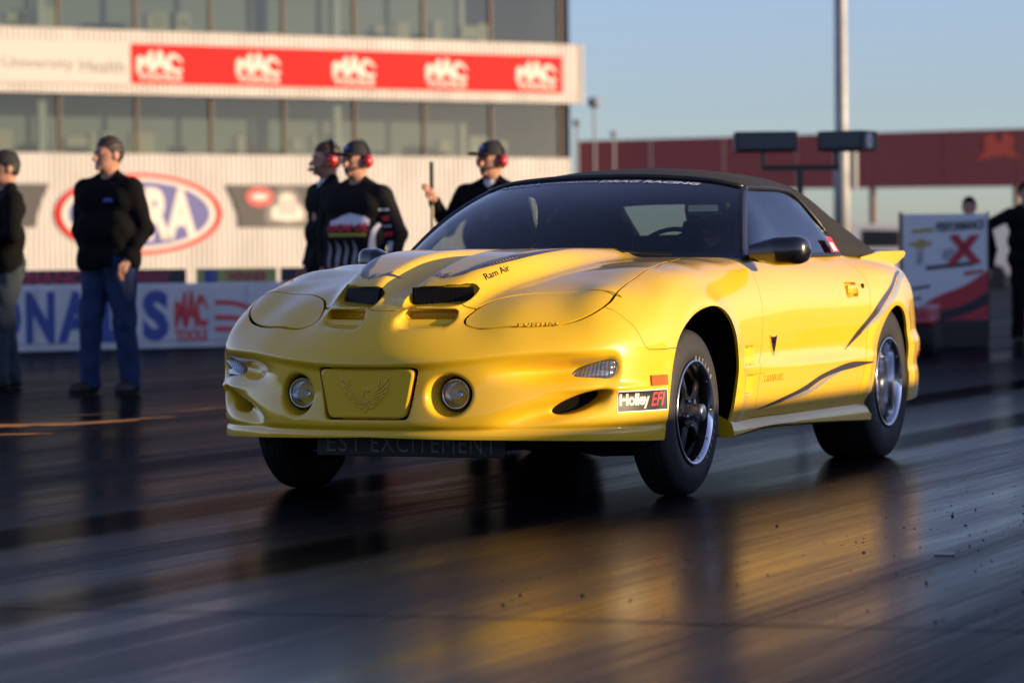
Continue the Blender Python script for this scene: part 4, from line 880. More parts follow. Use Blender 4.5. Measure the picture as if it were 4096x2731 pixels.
# ------------------------------------------------------------------ things fixed to the body skin
def refine(v, f, L):
    bm = bmesh.new(); vs = [bm.verts.new(q) for q in v]
    for q in f:
        try: bm.faces.new([vs[i] for i in q])
        except ValueError: pass
    bmesh.ops.triangulate(bm, faces=bm.faces[:])
    for _ in range(7):
        es = [e for e in bm.edges if e.calc_length() > L]
        if not es: break
        bmesh.ops.subdivide_edges(bm, edges=es, cuts=1); bmesh.ops.triangulate(bm, faces=bm.faces[:])
    bm.verts.index_update(); V = np.array([q.co[:] for q in bm.verts]); F = [[q.index for q in f_.verts] for f_ in bm.faces]; bm.free(); return V, F
def decal(name, v, f, M, m, parent, off=.0016, L=.02, back=.35, thick=0.0):
    """lay a flat shape on the body along the frame's -Z axis"""
    V, F = refine(v, f, L) if L else (np.asarray(v), f)
    Mn = np.array(M); O = V[:, :3]@Mn[:3, :3].T+Mn[:3, 3]+Mn[:3, 2]*back; D = np.tile(-Mn[:3, 2], (len(V), 1))
    P, hit = march(O, D, t0=0, t1=back*2.2, n=90)
    bad = ~hit
    if bad.any(): P[bad] = O[bad]+D[bad]*back
    g = grad(BODY, P); n = g/np.maximum(np.linalg.norm(g, axis=1), 1e-9)[:, None]
    keep = [q for q in F if not any(bad[i] for i in q)]
    P1 = P+n*off
    if thick:
        k = len(P1); edge = {}
        for q in keep:
            for a, b in zip(q, q[1:]+q[:1]): edge[(a, b)] = 1
        ring = [(a, b) for (a, b) in edge if (b, a) not in edge]
        Pv = np.concatenate([P1+n*thick, P1-n*.002]); Fv = [tuple(q) for q in keep]+[(a, k+a, k+b, b) for a, b in ring]
        return mobj(name, Pv, Fv, m, parent)
    return mobj(name, P1, keep, m, parent, True, n)
def mir(M): 
    S_ = Matrix.Diagonal((-1, 1, 1, 1)); return S_ @ M @ Matrix.Diagonal((-1, 1, 1, 1))
def stroke(pts, wid, n=6):
    """tapered ribbon polygon along a smooth path"""
    P = spl(pts, max(12, n*len(pts))); t = np.linspace(0, 1, len(P)); w = cubic1(np.linspace(0, 1, len(wid)), wid, t)
    d = np.gradient(P, axis=0); d /= np.linalg.norm(d, axis=1)[:, None]; nn = np.stack([-d[:, 1], d[:, 0]], 1)
    A, B = P+nn*w[:, None]/2, P-nn*w[:, None]/2; k = len(P)
    return np.c_[np.concatenate([A, B]), np.zeros(2*k)], [(i, k+i, k+i+1, i+1) for i in range(k-1)]
def shapes(lst):
    V = []; F = []; n = 0
    for v, f in lst:
        v = np.asarray(v); V.append(v); F += [tuple(i+n for i in q) for q in f]; n += len(v)
    return np.concatenate(V), F
def poly2(P): return np.c_[np.asarray(P, float), np.zeros(len(P))], [tuple(range(len(P)))]
def bird_blades(inset=1.0):
    """firebird from feather blades, unit box about the origin"""
    out = []
    for sx in (1, -1):
        for k, (x0, y0, x1, y1, w) in enumerate([(.16,.02,.50,.50,.075),(.14,-.04,.47,.30,.065),(.12,-.10,.43,.13,.06),(.10,-.17,.36,-.03,.055),(.07,-.23,.27,-.17,.05)]):
            mx, my = (x0+x1)/2+.05*(1 if k < 3 else .3), (y0+y1)/2-.07
            out.append(stroke([(sx*x0, y0), (sx*mx, my), (sx*x1, y1)], [w*.35*inset, w*inset, .004]))
        out.append(stroke([(sx*.24, .12), (sx*.30, .26), (sx*.30, .44)], [.02*inset, .055*inset, .004]))
        out.append(stroke([(sx*.03, -.28), (sx*.10, -.36), (sx*.17, -.34)], [.03*inset, .045*inset, .004]))
    out.append(stroke([(0, -.20), (0, -.38), (0, -.5)], [.03*inset, .07*inset, .004]))
    out.append(stroke([(.02, -.22), (-.02, -.05), (.01, .09), (.05, .12), (.075, .07)], [.15*inset, .12*inset, .055*inset, .05*inset, .004]))
    return out
def bird(inset=1.0): return shapes(bird_blades(inset))
DOWN = frame((0, 0, 0), (1, 0, 0), (0, 1, 0))
def down(x, y, rz=0, z=.9): return Matrix.Translation((x, y, z)) @ Matrix.Rotation(rz, 4, 'Z')
def side_frame(y, z, x=.95): return frame((x, y, z), (0, 1, 0), (0, 0, 1))

# scoop grilles: hexagonal mesh behind each mouth
def hex_mesh(w, h, cell, bar):
    """flat sheet with hexagonal holes, made of bars"""
    vs = []; fs = []; dx = cell*1.5; dy = cell*math.sqrt(3); seen = set()
    for i in range(int(w/dx)+2):
        for j in range(int(h/dy)+2):
            cx = -w/2+i*dx; cy = -h/2+j*dy+(dy/2 if i % 2 else 0)
            c = [(cx+cell*math.cos(R(60*k)), cy+cell*math.sin(R(60*k))) for k in range(6)]
            for k in range(6):
                a, b = c[k], c[(k+1) % 6]; key = tuple(sorted([(round(a[0], 4), round(a[1], 4)), (round(b[0], 4), round(b[1], 4))]))
                if key in seen or max(abs(a[0]), abs(b[0])) > w/2 or max(abs(a[1]), abs(b[1])) > h/2: continue
                seen.add(key); d = Vector((b[0]-a[0], b[1]-a[1])).normalized(); nx, ny = -d.y*bar/2, d.x*bar/2; n = len(vs)
                for z in (0, .004): vs += [(a[0]+nx, a[1]+ny, z), (a[0]-nx, a[1]-ny, z), (b[0]-nx, b[1]-ny, z), (b[0]+nx, b[1]+ny, z)]
                fs += [(n+3, n+2, n+1, n), (n+4, n+5, n+6, n+7), (n, n+1, n+5, n+4), (n+2, n+3, n+7, n+6)]
    return vs, fs
hv, hf = hex_mesh(.226, .064, .0066, .0026)
for sx in (1, -1):
    Mx = frame((.174*sx, -.776, .806), (1*sx if sx > 0 else 1, .55*sx, 0), (0, .30, 1))
    g_ = mobj('scoop_grille', [Mx @ Vector(q) for q in hv], hf, M_MESH, hood)
    b_ = mobj('grille_backing', [Mx @ Vector(q) for q in ((-.118,-.036,-.008),(.118,-.036,-.008),(.118,.036,-.008),(-.118,.036,-.008))], [(0,1,2,3)], M_DARK, hood)
# fog lamps
for sx in (1, -1):
    M_ = frame((.322*sx, -.980, .440), (1, 0, 0), (0, 0, 1))     # local +Z = -Y (forward)
    lamp = mobj('fog_lamp', *(lambda q: (q.v, q.f))(MB().lathe([(.052,-.03),(.062,-.02),(.062,.012),(.058,.016),(.053,.012),(.053,-.005)], 40, M_)), M_BLACK, CAR, True)
    mobj('reflector', *(lambda q: (q.v, q.f))(MB().lathe([(.053,.0),(.047,-.018),(.034,-.034),(.018,-.042),(.012,-.042),(.012,-.02),(0,-.016)], 40, M_)), M_REFL, lamp, True)
    mobj('chrome_ring', *(lambda q: (q.v, q.f))(MB().lathe([(.0545,.0125),(.0565,.0165),(.0525,.0155),(.0515,.011)], 40, M_)), M_CHROME, lamp, True)
    ln = MB().lathe([(.053,.010),(.045,.0145),(.03,.018),(.015,.0195),(.0005,.020)], 40, M_)
    mobj('lens', ln.v, ln.f, M_LAMPG, lamp, True)
    fl = MB()
    for k in range(6): fl.box(M_ @ Vector((-.016+.0064*k, 0, .0205)), (.0032, .002, .036))
    fl.build('lens_flutes', mat('lens_frost', (.75,.78,.82), .2, Transmission_Weight=.6), lamp)
# plate cover with embossed bird
def plate_outline(hw_t, hw_b, z0, z1, r, n=6):
    C = [(-hw_b, z0), (hw_b, z0), (hw_t, z1), (-hw_t, z1)]; out = []
    for i in range(4):
        p = Vector(C[i]); a = (Vector(C[i-1])-p).normalized(); b = (Vector(C[(i+1) % 4])-p).normalized()
        s0, s1 = p+a*r, p+b*r
        for k in range(n+1):
            t = k/n; out.append(tuple(s0*(1-t)**2+p*2*t*(1-t)+s1*t*t))
    return out
def plate_y(x): return -1.106+.32*x*x
po = plate_outline(.197, .160, .352, .535, .026); pi_ = plate_outline(.190, .154, .358, .529, .024); n = len(po)
def plate_grid():
    vs = [(x, plate_y(x)+.022, z) for x, z in po]+[(x, plate_y(x)+.004, z) for x, z in po]+[(x, plate_y(x), z) for x, z in pi_]
    fs = [(i, (i+1) % n, n+(i+1) % n, n+i) for i in range(n)]+[(n+i, n+(i+1) % n, 2*n+(i+1) % n, 2*n+i) for i in range(n)]
    V, F = refine([(x, z, 0) for x, z in pi_], [tuple(range(n))], .02); b = len(vs)
    vs += [(x, plate_y(x), z) for x, z, _ in V]; fs += [tuple(b+i for i in q) for q in F]; return vs, fs
pv, pf = plate_grid(); plate = mobj('plate_cover', pv, pf, P_YEL, CAR, True); plate.data.set_sharp_from_angle(angle=R(50))
mobj('plate_gap_shade', [(x, plate_y(x)+.036, z) for x, z in plate_outline(.206, .170, .345, .541, .02)], [tuple(range(28))], M_DARK, plate)  # dark sheet that puts the shade into the gap round the plate
em = MB()
for v_, f_ in bird_blades(1.0):
    k = len(v_)//2; loop = list(range(k))+list(range(2*k-1, k-1, -1)); P_ = [(v_[i][0]*.205, v_[i][1]*.140+.442) for i in loop[::2]]; P_.append(P_[0])
    em.tube([(x, plate_y(x)-.0006, z) for x, z in P_], .0032, 5, cap=False)
tag(em.build('embossed_bird', P_YEL, plate, True), kind='stuff')
# black discs inside the lower ducts, standing in for the shade in there
def wrap(s, z, off):
    i = np.clip(np.interp(s, _os, np.arange(len(_os))), 1, len(_os)-2); p = np.stack([np.interp(i, np.arange(len(_os)), _o[:, k]) for k in (0, 1)], -1)
    j = i.astype(int); t = _o[j+1]-_o[j-1]; t /= np.linalg.norm(t, axis=-1, keepdims=True); n_ = np.stack([t[:, 1], -t[:, 0]], -1); q = p+n_*np.asarray(off)[:, None]; return np.c_[q, z]
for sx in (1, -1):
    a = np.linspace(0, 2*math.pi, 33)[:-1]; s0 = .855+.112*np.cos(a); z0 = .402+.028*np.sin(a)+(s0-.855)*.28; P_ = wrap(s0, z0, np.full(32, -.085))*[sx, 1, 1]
    mobj('duct_shade', P_, [tuple(range(32))], M_DARK, fascia)
# turn signals
TS = [(.700,-.762,.490),(.712,-.728,.522),(.765,-.690,.550),(.825,-.660,.556),(.830,-.650,.536),(.820,-.662,.498),(.785,-.700,.490)]
def lens_patch(pts, out, rim, mlens, name, sx):
    c = np.mean(pts, 0); P = smooth_poly(np.array(pts), n=5); no = np.array((.72, -.69, .05)); no /= np.linalg.norm(no)
    vs = []; fs = []; n = len(P)
    for sc, o in ((1.0, -.02), (1.0, out*.4), (.93, out*.9), (.6, out*1.25), (.0, out*1.35)):
        vs += [c+(q-c)*sc+no*o for q in P]
    for r in range(4): fs += [(r*n+i, r*n+(i+1) % n, (r+1)*n+(i+1) % n, (r+1)*n+i) for i in range(n)]
    vs = np.array(vs)*[sx, 1, 1]; fs = fs if sx > 0 else [q[::-1] for q in fs]
    o_ = mobj(name, vs, fs, mlens, CAR, True)
    rv = []
    for sc, o in ((1.10, -.02), (1.10, .003), (1.0, .006), (.98, -.004)): rv += [c+(q-c)*sc+no*o for q in P]
    rf = []
    for r in range(3): rf += [(r*n+i, r*n+(i+1) % n, (r+1)*n+(i+1) % n, (r+1)*n+i) for i in range(n)]
    rv = np.array(rv)*[sx, 1, 1]; rf = rf if sx > 0 else [q[::-1] for q in rf]
    mobj('lens_frame', rv, rf, rim, o_, True); return o_, c, no
def ribbed(name, col):
    m = mat(name, col, .15, Coat_Weight=1.0); N, L, b = nodes(m); tc = N.new('ShaderNodeTexCoord'); w = N.new('ShaderNodeTexWave'); w.inputs['Scale'].default_value = 24
    w.bands_direction = 'X'; L.new(tc.outputs['Object'], w.inputs[0]); w2 = N.new('ShaderNodeTexWave'); w2.inputs['Scale'].default_value = 14; w2.bands_direction = 'Z'; L.new(tc.outputs['Object'], w2.inputs[0])
    ad = N.new('ShaderNodeMath'); L.new(w.outputs['Fac'], ad.inputs[0]); L.new(w2.outputs['Fac'], ad.inputs[1])
    bp = N.new('ShaderNodeBump'); bp.inputs['Strength'].default_value = .5; bp.inputs['Distance'].default_value = .002; L.new(ad.outputs[0], bp.inputs['Height']); L.new(bp.outputs[0], b.inputs['Normal']); b.inputs['Metallic'].default_value = .55
    return m
M_RIB = ribbed('ribbed_lens', (.26,.265,.285))
for sx in (1, -1): lens_patch(TS, .008, mat('lens_rim', (.10,.10,.11), .4), M_RIB, 'turn_signal', sx)
# side markers
for sx in (1, -1):
    Ms = frame((.95, -.448, .475), (.25, .97, 0), (0, 0, 1)) if sx > 0 else mir(frame((.95, -.448, .475), (.25, .97, 0), (0, 0, 1)))
    q = [(-.053,-.020),(.053,-.020),(.053,.020),(-.053,.020)]
    if sx < 0: q = q[::-1]
    decal('side_marker', *poly2(q), Ms, M_AMBER, CAR, .001, .02, .2, .006)
# sponsor sticker
SF = frame((.91, -.53, .40), (.345, .94, 0), (0, 0, 1))
st = decal('sponsor_sticker', *poly2([(-.150,-.042),(.143,-.042),(.143,.042),(-.150,.042)]), SF, M_WHITE, CAR, .0014, .02, .2)
decal('sticker_field', *poly2([(-.145,-.037),(.138,-.037),(.138,.037),(-.145,.037)]), SF, M_BLACK, st, .0022, .02, .2)
v, f = text_fit('Holley', .165, .060, offset=.035, space=.92); v[:, 0] -= .058; decal('sticker_lettering', v, f, SF, mat('cream_print', (.78,.72,.62), .5), st, .003, .02, .2)
v, f = text_fit('EFI', .090, .052, shear=.35, offset=.012); v[:, 0] += .080; v[:, 1] += .004; decal('sticker_lettering', v, f, SF, mat('red_print', (.70,.02,.02), .5), st, .003, .02, .2)
# raised maker lettering on the left headlight cover
v, f = text_fit('PONTIAC', .165, .018, space=1.25, shear=.15); decal('raised_lettering', v, f, frame((.583,-.795,.70), (.80,.58,0), (-.45,.62,.64)), P_YEL, lids[0], .0, .02, .25, .0022)
# hood graphics and script
for sx in (1, -1):
    Md = down(.156*sx, -.69, .05*sx)
    bv, bf = bird(1.0); bv = bv*[.170, .115, 1]; decal('hood_bird', bv, bf, Md, M_DEC, hood, .0014, .02, .5)
    s_list = [stroke([(.222,-.655),(.230,-.578),(.252,-.497),(.283,-.40),(.305,-.262)], [.022,.018,.010,.006,.001]),
              stroke([(.214,-.672),(.241,-.608),(.273,-.511),(.300,-.412),(.326,-.271),(.340,-.094),(.343,.149)], [.016,.028,.028,.020,.016,.010,.002]),]
    v, f = shapes(s_list); v = v*[sx, 1, 1]; f = f if sx > 0 else [q[::-1] for q in f]
    decal('hood_stripe', v, f, down(0, 0), M_DEC, hood, .0014, .03, .5)
    v, f = stroke([(.243,-.585),(.268,-.493),(.286,-.41),(.294,-.335)], [.004,.010,.008,.001]); v = v*[sx, 1, 1]; f = f if sx > 0 else [q[::-1] for q in f]
    decal('hood_stripe', v, f, down(0, 0), mat('grey_decal', (.20,.20,.24), .4, Coat_Weight=.8), hood, .0022, .03, .5)
v, f = text_fit('Ram Air', .170, .030, shear=.3, offset=.004); decal('script_lettering', v, f, frame((.308,-.562,.90), (.19,.96,.2), (-.75,.1,.66)), M_BLACK, hood, .0014, .02, .3)
# door: emblem, raised lettering, handle, lock, swooshes
d0 = doors[0]
for sx, dr in zip((1, -1), doors):
    FM = (lambda q: q) if sx > 0 else mir
    fl = (lambda f: f) if sx > 0 else (lambda f: [tuple(q)[::-1] for q in f])
    v, f = poly2(smooth_poly([(0,-.042),(.020,-.010),(.040,.030),(.046,.046),(.034,.042),(.010,.012),(0,.004),(-.010,.012),(-.032,.042),(-.042,.046),(-.038,.030),(-.018,-.010)], n=3, sharp=(0,3,6,9)))
    decal('arrow_emblem', v, fl(f), FM(side_frame(.905, .568)), M_CHROME, dr, .001, .02, .2, .004)
    v, f = poly2(smooth_poly([(0,-.034),(.015,-.010),(.033,.028),(.037,.039),(.031,.035),(.010,.004),(0,-.006),(-.010,.004),(-.029,.035),(-.034,.039),(-.030,.028),(-.014,-.010)], n=3, sharp=(0,3,6,9)))
    decal('emblem_inlay', v, fl(f), FM(side_frame(.905, .568)), mat('dark_red_enamel', (.035,.008,.010), .2, Coat_Weight=1.0), dr, .0055, .02, .2)
    if sx > 0:
        v, f = text_fit('TRANS AM', .235, .030, shear=.25, offset=.01); decal('raised_lettering', v, f, side_frame(.885, .436), P_YEL, dr, 0, .02, .2, .0035)
    m = MB(); m.box((.921*sx, 2.012, .792), (.014, .130, .042), bev=.006); m.build('door_handle', P_YEL, dr, True)
    m = MB().lathe([(0, .002), (.009, .002), (.011, 0), (.011, -.01)], 16, FM(frame((.9285, 2.168, .806), (0, 1, 0), (0, .35, 1)))); mobj('lock', m.v, m.f, M_BLACK, dr)
SWL = [  # lower swoosh on door (y, z) paths
 (([(.735,.308),(1.05,.338),(1.28,.368),(1.50,.412),(1.78,.444),(2.25,.459)], [.003,.020,.026,.022,.030,.002]), M_BRN),
 (([(1.05,.331),(1.28,.350),(1.45,.372),(1.62,.408),(1.80,.432)], [.002,.016,.020,.016,.002]), M_DEC2)]
SWU = [
 (([(1.87,.522),(2.05,.590),(2.22,.652),(2.385,.735),(2.56,.80),(2.74,.855),(2.86,.868)], [.002,.026,.034,.030,.022,.018,.012]), M_BRN),
 (([(2.10,.595),(2.28,.655),(2.44,.722),(2.62,.785),(2.78,.835),(2.93,.852)], [.002,.020,.030,.030,.026,.014]), M_DEC2)]
for sx, par in ((1, None), (-1, None)):
    for lst in (SWL, SWU):
        for (a, mm) in lst:
            v, f = stroke(*a); f = f if sx > 0 else [q[::-1] for q in f]
            decal('side_stripe', v, f, side_frame(0, 0) if sx > 0 else frame((-.95, 0, 0), (0, 1, 0), (0, 0, 1)) @ Matrix.Diagonal((1, 1, -1, 1)), mm, CAR, .0014 if mm is M_BRN else .0021, .035, .3)
# rocker skirts
for sx in (1, -1):
    ys = np.linspace(.395, 2.30, 40); vs = []; fs = []
    for y in ys:
        zb = cubic1([.39, .50, .62, .80, 1.3, 2.3], [.206, .209, .214, .222, .214, .180], np.array([y]))[0]; e = 1-.35*max(0, (.47-y)/.075)
        xo = .918+.010*math.exp(-((y-.40)/.10)**2)
        for dx, z in ((-.10, .30), (-.022, .272), (-.010, .262), (-.004, .250), (.004, (zb+.25)/2), (.002, zb+.010), (-.012, zb), (-.10, zb+.004)): vs.append((sx*(xo+dx*e), y, z))
    k = 8; n = len(ys)
    for i in range(n-1):
        for j in range(k-1): q = (i*k+j, i*k+j+1, (i+1)*k+j+1, (i+1)*k+j); fs.append(q if sx < 0 else q[::-1])
    fs.append(tuple(range(k))); fs.append(tuple((n-1)*k+j for j in range(k)))
    o_ = mobj('side_skirt', vs, fs, P_YEL, CAR, True); o_.data.set_sharp_from_angle(angle=R(40))

# ------------------------------------------------------------------ greenhouse
def curve(P, n): return spl(P, n)
HDR = [(-.612,1.43,1.248),(-.5,1.385,1.274),(-.3,1.345,1.294),(0,1.325,1.302),(.3,1.345,1.294),(.5,1.385,1.274),(.612,1.43,1.248)]
BAS = [(-.80,.88,.925),(-.70,.71,.934),(-.55,.60,.942),(-.3,.52,.948),(0,.49,.95),(.3,.52,.948),(.55,.60,.942),(.70,.71,.934),(.80,.88,.925)]
nu, nv = 41, 15; hd = curve(HDR, nu); bs = curve(BAS, nu); vs = []
def wind(u, v):
    a = bs[u]; b = hd[u]; p = a*(1-v)+b*v; return p+np.array((0, -.35, .9))*.035*math.sin(math.pi*v)
wv = [wind(i, j/(nv-1)) for i in range(nu) for j in range(nv)]
windscreen = mobj('windscreen', wv, grid_faces(nu, nv), G_WIN, CAR, True)
# black painted border inside the glass
bl = MB()
def strip(pa, pb, m_): n0 = len(pa); m_.add([tuple(q) for q in pa]+[tuple(q) for q in pb], [(i, i+1, n0+i+1, n0+i) for i in range(n0-1)])
inn = np.array((0, .012, -.012))
strip([wind(i, 0)+inn for i in range(nu)], [wind(i, .09)+inn for i in range(nu)], bl)
strip([wind(i, .965)+inn for i in range(nu)], [wind(i, 1)+inn for i in range(nu)], bl)
strip([wind(0, j/14)+inn for j in range(15)], [wind(1, j/14)+inn for j in range(15)], bl); strip([wind(nu-1, j/14)+inn for j in range(15)], [wind(nu-2, j/14)+inn for j in range(15)], bl)
bl.build('glass_border', M_BLACK, windscreen)
# banner across the top of the glass
v, f = text_fit('NMCA', .22, .036, shear=.25, offset=.04); v1, f1 = text_fit('FLOWMASTER', .26, .022, shear=.25, offset=.02); v2, f2 = text_fit('DRAG RACING', .44, .036, shear=.25, offset=.045)
v[:, 0] -= .385; v1[:, 0] -= .135; v2[:, 0] += .225
vv, ff = shapes([(v, f), (v1, f1), (v2, f2)]); vv, ff = refine(vv, ff, .03); P = []
for x, y, _ in vv:
    uu = (x/.54*.5+.5)*(nu-1)*.86+.07*(nu-1); i = int(np.clip(uu, 0, nu-2)); t = uu-i; w_ = .915+y/.9*1.0
    p = wind(i, w_)*(1-t)+wind(i+1, w_)*t; P.append(p+np.array((0, -.0012, .0024)))
mobj('banner_lettering', P, ff, mat('banner_white', (.75,.77,.82), .5), windscreen)
# A pillars
for sx in (1, -1):
    a = np.array([wind(nu-1, t) for t in np.linspace(0, 1, 12)]); vs = []; fs = []
    for i, p in enumerate(a):
        w_ = .055-.018*i/11
        for dx, dy, dz in ((-.014, -.006, .006), (.004, -.004, .008), (.012+.0, .016, .004), (.006, w_+.012, -.012), (-.03, w_, -.03)): vs.append(((p[0]+dx)*sx, p[1]+dy, p[2]+dz))
    for i in range(11):
        for j in range(5): q = (i*5+j, i*5+(j+1) % 5, (i+1)*5+(j+1) % 5, (i+1)*5+j); fs.append(q if sx > 0 else q[::-1])
    mobj('windscreen_pillar', vs, fs, M_BLACK, CAR, True).data.set_sharp_from_angle(angle=R(45))
# header strip, cowl panel and wipers
m = MB(); m.tube([tuple(q+np.array((0, .004, .004))) for q in hd], .011, 8); m.build('header_trim', M_BLACK, CAR, True)
cw = MB(); n0 = nu; cwa = [wind(i, .01)+np.array((0, .0, -.004)) for i in range(nu)]; cwb = [np.array((wind(i, 0)[0]*.985, wind(i, 0)[1]-.10, wind(i, 0)[2]-.018)) for i in range(nu)]
strip(cwa, cwb, cw); cw.build('cowl_panel', M_BLACK, CAR)
for x0, y0, x1, y1 in ((.60, .56, .05, .47), (-.05, .43, -.58, .55)):
    p0, p1 = Vector((x0, y0, .958)), Vector((x1, y1, .975)); m = MB(); m.tube([p0, p0.lerp(p1, .5)+Vector((0, -.01, .012)), p1], .006, 6); m.box(p0.lerp(p1, .75)+Vector((0, .01, .0)), (.30, .012, .016), rz=math.atan2(y1-y0, x1-x0)); m.build('wiper', M_BLACK, CAR)
# soft top
EL = [(.612,1.43,1.252),(.62,1.65,1.254),(.622,1.89,1.250),(.635,2.06,1.222),(.705,2.225,1.087),(.785,2.262,.955),(.815,2.60,.950),(.80,2.86,.948),(.74,3.02,.946)]
CL = [(0,1.325,1.308),(0,1.60,1.345),(0,1.92,1.352),(0,2.16,1.345),(0,2.42,1.305),(0,2.58,1.235),(0,2.78,1.12),(0,2.95,1.01),(0,3.06,.955)]
nv, nu2 = 50, 41
def lerp_curve(P, n): return np.stack([cubic1(np.arange(len(P)), np.array(P)[:, k], np.linspace(0, len(P)-1, n)) for k in range(3)], 1)
el = lerp_curve(EL, nv); cl = lerp_curve(CL, nv); sv = []
us = np.linspace(-1, 1, nu2)
for j in range(nv):
    for u in us:
        a = abs(u); w = j/(nv-1); kk = float(sstep(.30, .52, np.array(w))); pw = 2.6+2.4*kk; x = el[j][0]*u*(1+.07*math.sin(math.pi*min(1, a))*sstep(.3, .7, np.array(w)))
        y = cl[j][1]+(el[j][1]-cl[j][1])*a**(2.2+2.8*kk); z = cl[j][2]-(cl[j][2]-el[j][2])*a**pw
        z += -.006*math.sin(math.pi*w*5)**2*(1-w)*(1-a*a)                 # sag between the bows
        sv.append((x, y, z))
sf = [q[::-1] for q in grid_faces(nv, nu2)]; rw = []; keep = []
for q in sf:
    c = np.mean([sv[i] for i in q], 0)
    (rw if (abs(c[0]) < .44-.3*max(0, c[2]-1.17) and 1.055 < c[2] < 1.205 and c[1] > 2.4) else keep).append(q)
top = mobj('soft_top', sv, keep, M_SOFT, CAR, True)
mod = top.modifiers.new('thick', 'SOLIDIFY'); mod.thickness = .012; mod.offset = -1
mobj('rear_window', sv, rw, glass('rear_glass', (.75,.77,.76), ior=1.3), CAR, True)
for sx in (1, -1): mt = MB(); mt.tube([((p[0]+.004)*sx, p[1], p[2]-.004) for p in el[:27]], .010, 6); mt.build('window_seal', M_BLACK, CAR, True)
# side glass
for sx in (1, -1):
    low = [(.805,.90,.942),(.800,1.3,.944),(.798,1.8,.948),(.79,2.24,.952)]; hi = [(.617,1.50,1.244),(.62,1.65,1.246),(.624,1.88,1.243),(.640,2.045,1.215),(.705,2.205,1.087),(.785,2.245,.955)]
    front = np.array([wind(nu-1, t) for t in np.linspace(.03, .97, 8)])+np.array((.006, .035, -.006)); edge_ = np.concatenate([front, np.array(hi)]); lowc = lerp_curve(low, len(edge_))
    t_ = np.linspace(0, 1, len(edge_)); lo_ = np.stack([np.interp(edge_[:, 1], np.array(low)[:, 1], np.array(low)[:, k]) for k in range(3)], 1); vs = []; nr = 7
    for a, b in zip(lo_, edge_):
        for r in range(nr): tt = r/(nr-1); p = a*(1-tt)+b*tt+np.array((.018*math.sin(math.pi*tt)*min(1, (b[2]-a[2])*5), 0, 0)); vs.append((p[0]*sx, p[1], p[2]))
    g_ = mobj('side_window', vs, grid_faces(len(edge_), nr) if sx > 0 else [q[::-1] for q in grid_faces(len(edge_), nr)], G_SIDE if sx > 0 else glass('far_side_glass', (.50,.55,.52), ior=1.5), CAR, True)
    mm = MB(); mm.tube([(p[0]*sx, p[1], p[2]-.002) for p in lerp_curve(low, 12)], .012, 6); mm.build('belt_strip', M_BLACK, CAR, True)
    if sx > 0:
        q_ = [(.786,2.09,.962),(.783,2.205,.962),(.752,2.17,1.03),(.762,2.07,1.035)]
        s_ = mobj('window_sticker', [(x+.022, y, z) for x, y, z in q_], [(0, 1, 2, 3)], mat('red_sticker', (.60,.03,.05), .5), g_)
        q2 = [(.786+.0235,2.10,.968),(.783+.0235,2.165,.968),(.762+.0235,2.16,1.005),(.770+.0235,2.085,1.008)]
        mobj('sticker_panel', q2, [(0, 1, 2, 3)], M_WHITE, g_)
# mirrors
for sx in (1, -1):
    n, k = 20, 14; vs = []; fs = []
    for i in range(n+1):
        t = i/n; x = .845+(.245 if sx > 0 else .17)*t; pass
        e = math.sqrt(max(0.0, 1-max(0, (t-.70)/.30)**2.6)) if t > .70 else 1.0
        ry = (.040+.030*min(1, t*2.2))*e+.002; rz_ = (.036+.026*min(1, t*2.4))*e+.002
        yc = .875+.05*t; zc = (.962 if sx > 0 else .932)+.008*t
        for j in range(k):
            a = 2*math.pi*j/k; c, s2 = math.cos(a), math.sin(a); vs.append((x*sx, yc+ry*math.copysign(abs(c)**.75, c), zc+rz_*math.copysign(abs(s2)**.75, s2)))
    for i in range(n):
        for j in range(k): q = (i*k+j, i*k+(j+1) % k, (i+1)*k+(j+1) % k, (i+1)*k+j); fs.append(q if sx > 0 else q[::-1])
    fs.append(tuple(range(k))); fs.append(tuple(n*k+j for j in range(k)))
    mo = mobj('door_mirror', vs, fs, P_BLK, CAR, True); md = mo.modifiers.new('s', 'SUBSURF'); md.levels = 1; md.render_levels = 2
    mg = MB().lathe([(0, .0), (.044, 0)], 24, Matrix.Translation(((.985 if sx > 0 else .95)*sx, .989, .968 if sx > 0 else .938)) @ Matrix.Rotation(R(-90), 4, 'X') @ Matrix.Diagonal((1.8, .9, 1, 1))); mobj('mirror_glass', mg.v, mg.f, mat('mirror_silver', (.8,.8,.8), .02, 1.0), mo)
# rear spoiler
vs = []; fs = []; xs = np.linspace(-.82, .82, 41)
for x in xs:
    a = abs(x)/.82; yt = 3.56-.36*a**3; yl = 3.28-.80*sstep(.55, 1.0, np.array(a)); zt = .985-.018*a**2; zl = .948-.010*a
    th = .040
    for y, z in ((yl, zl-.03), (yl, zl), (yl*.55+yt*.45, zl*.45+zt*.55+.010), (yt-.03, zt), (yt, zt-.008), (yt-.015, zt-.026), (yt-.09-.05*a, zt-.060), (yl*.5+yt*.5, zl-.055)): vs.append((x, y, z))
k = 8
for i in range(len(xs)-1):
    for j in range(k): fs.append((i*k+j, (i+1)*k+j, (i+1)*k+(j+1) % k, i*k+(j+1) % k))
fs.append(tuple(range(k))); fs.append(tuple((len(xs)-1)*k+j for j in range(k))[::-1])
sp = mobj('rear_spoiler', vs, [q[::-1] for q in fs], P_YEL, CAR, True); sp.data.set_sharp_from_angle(angle=R(40))
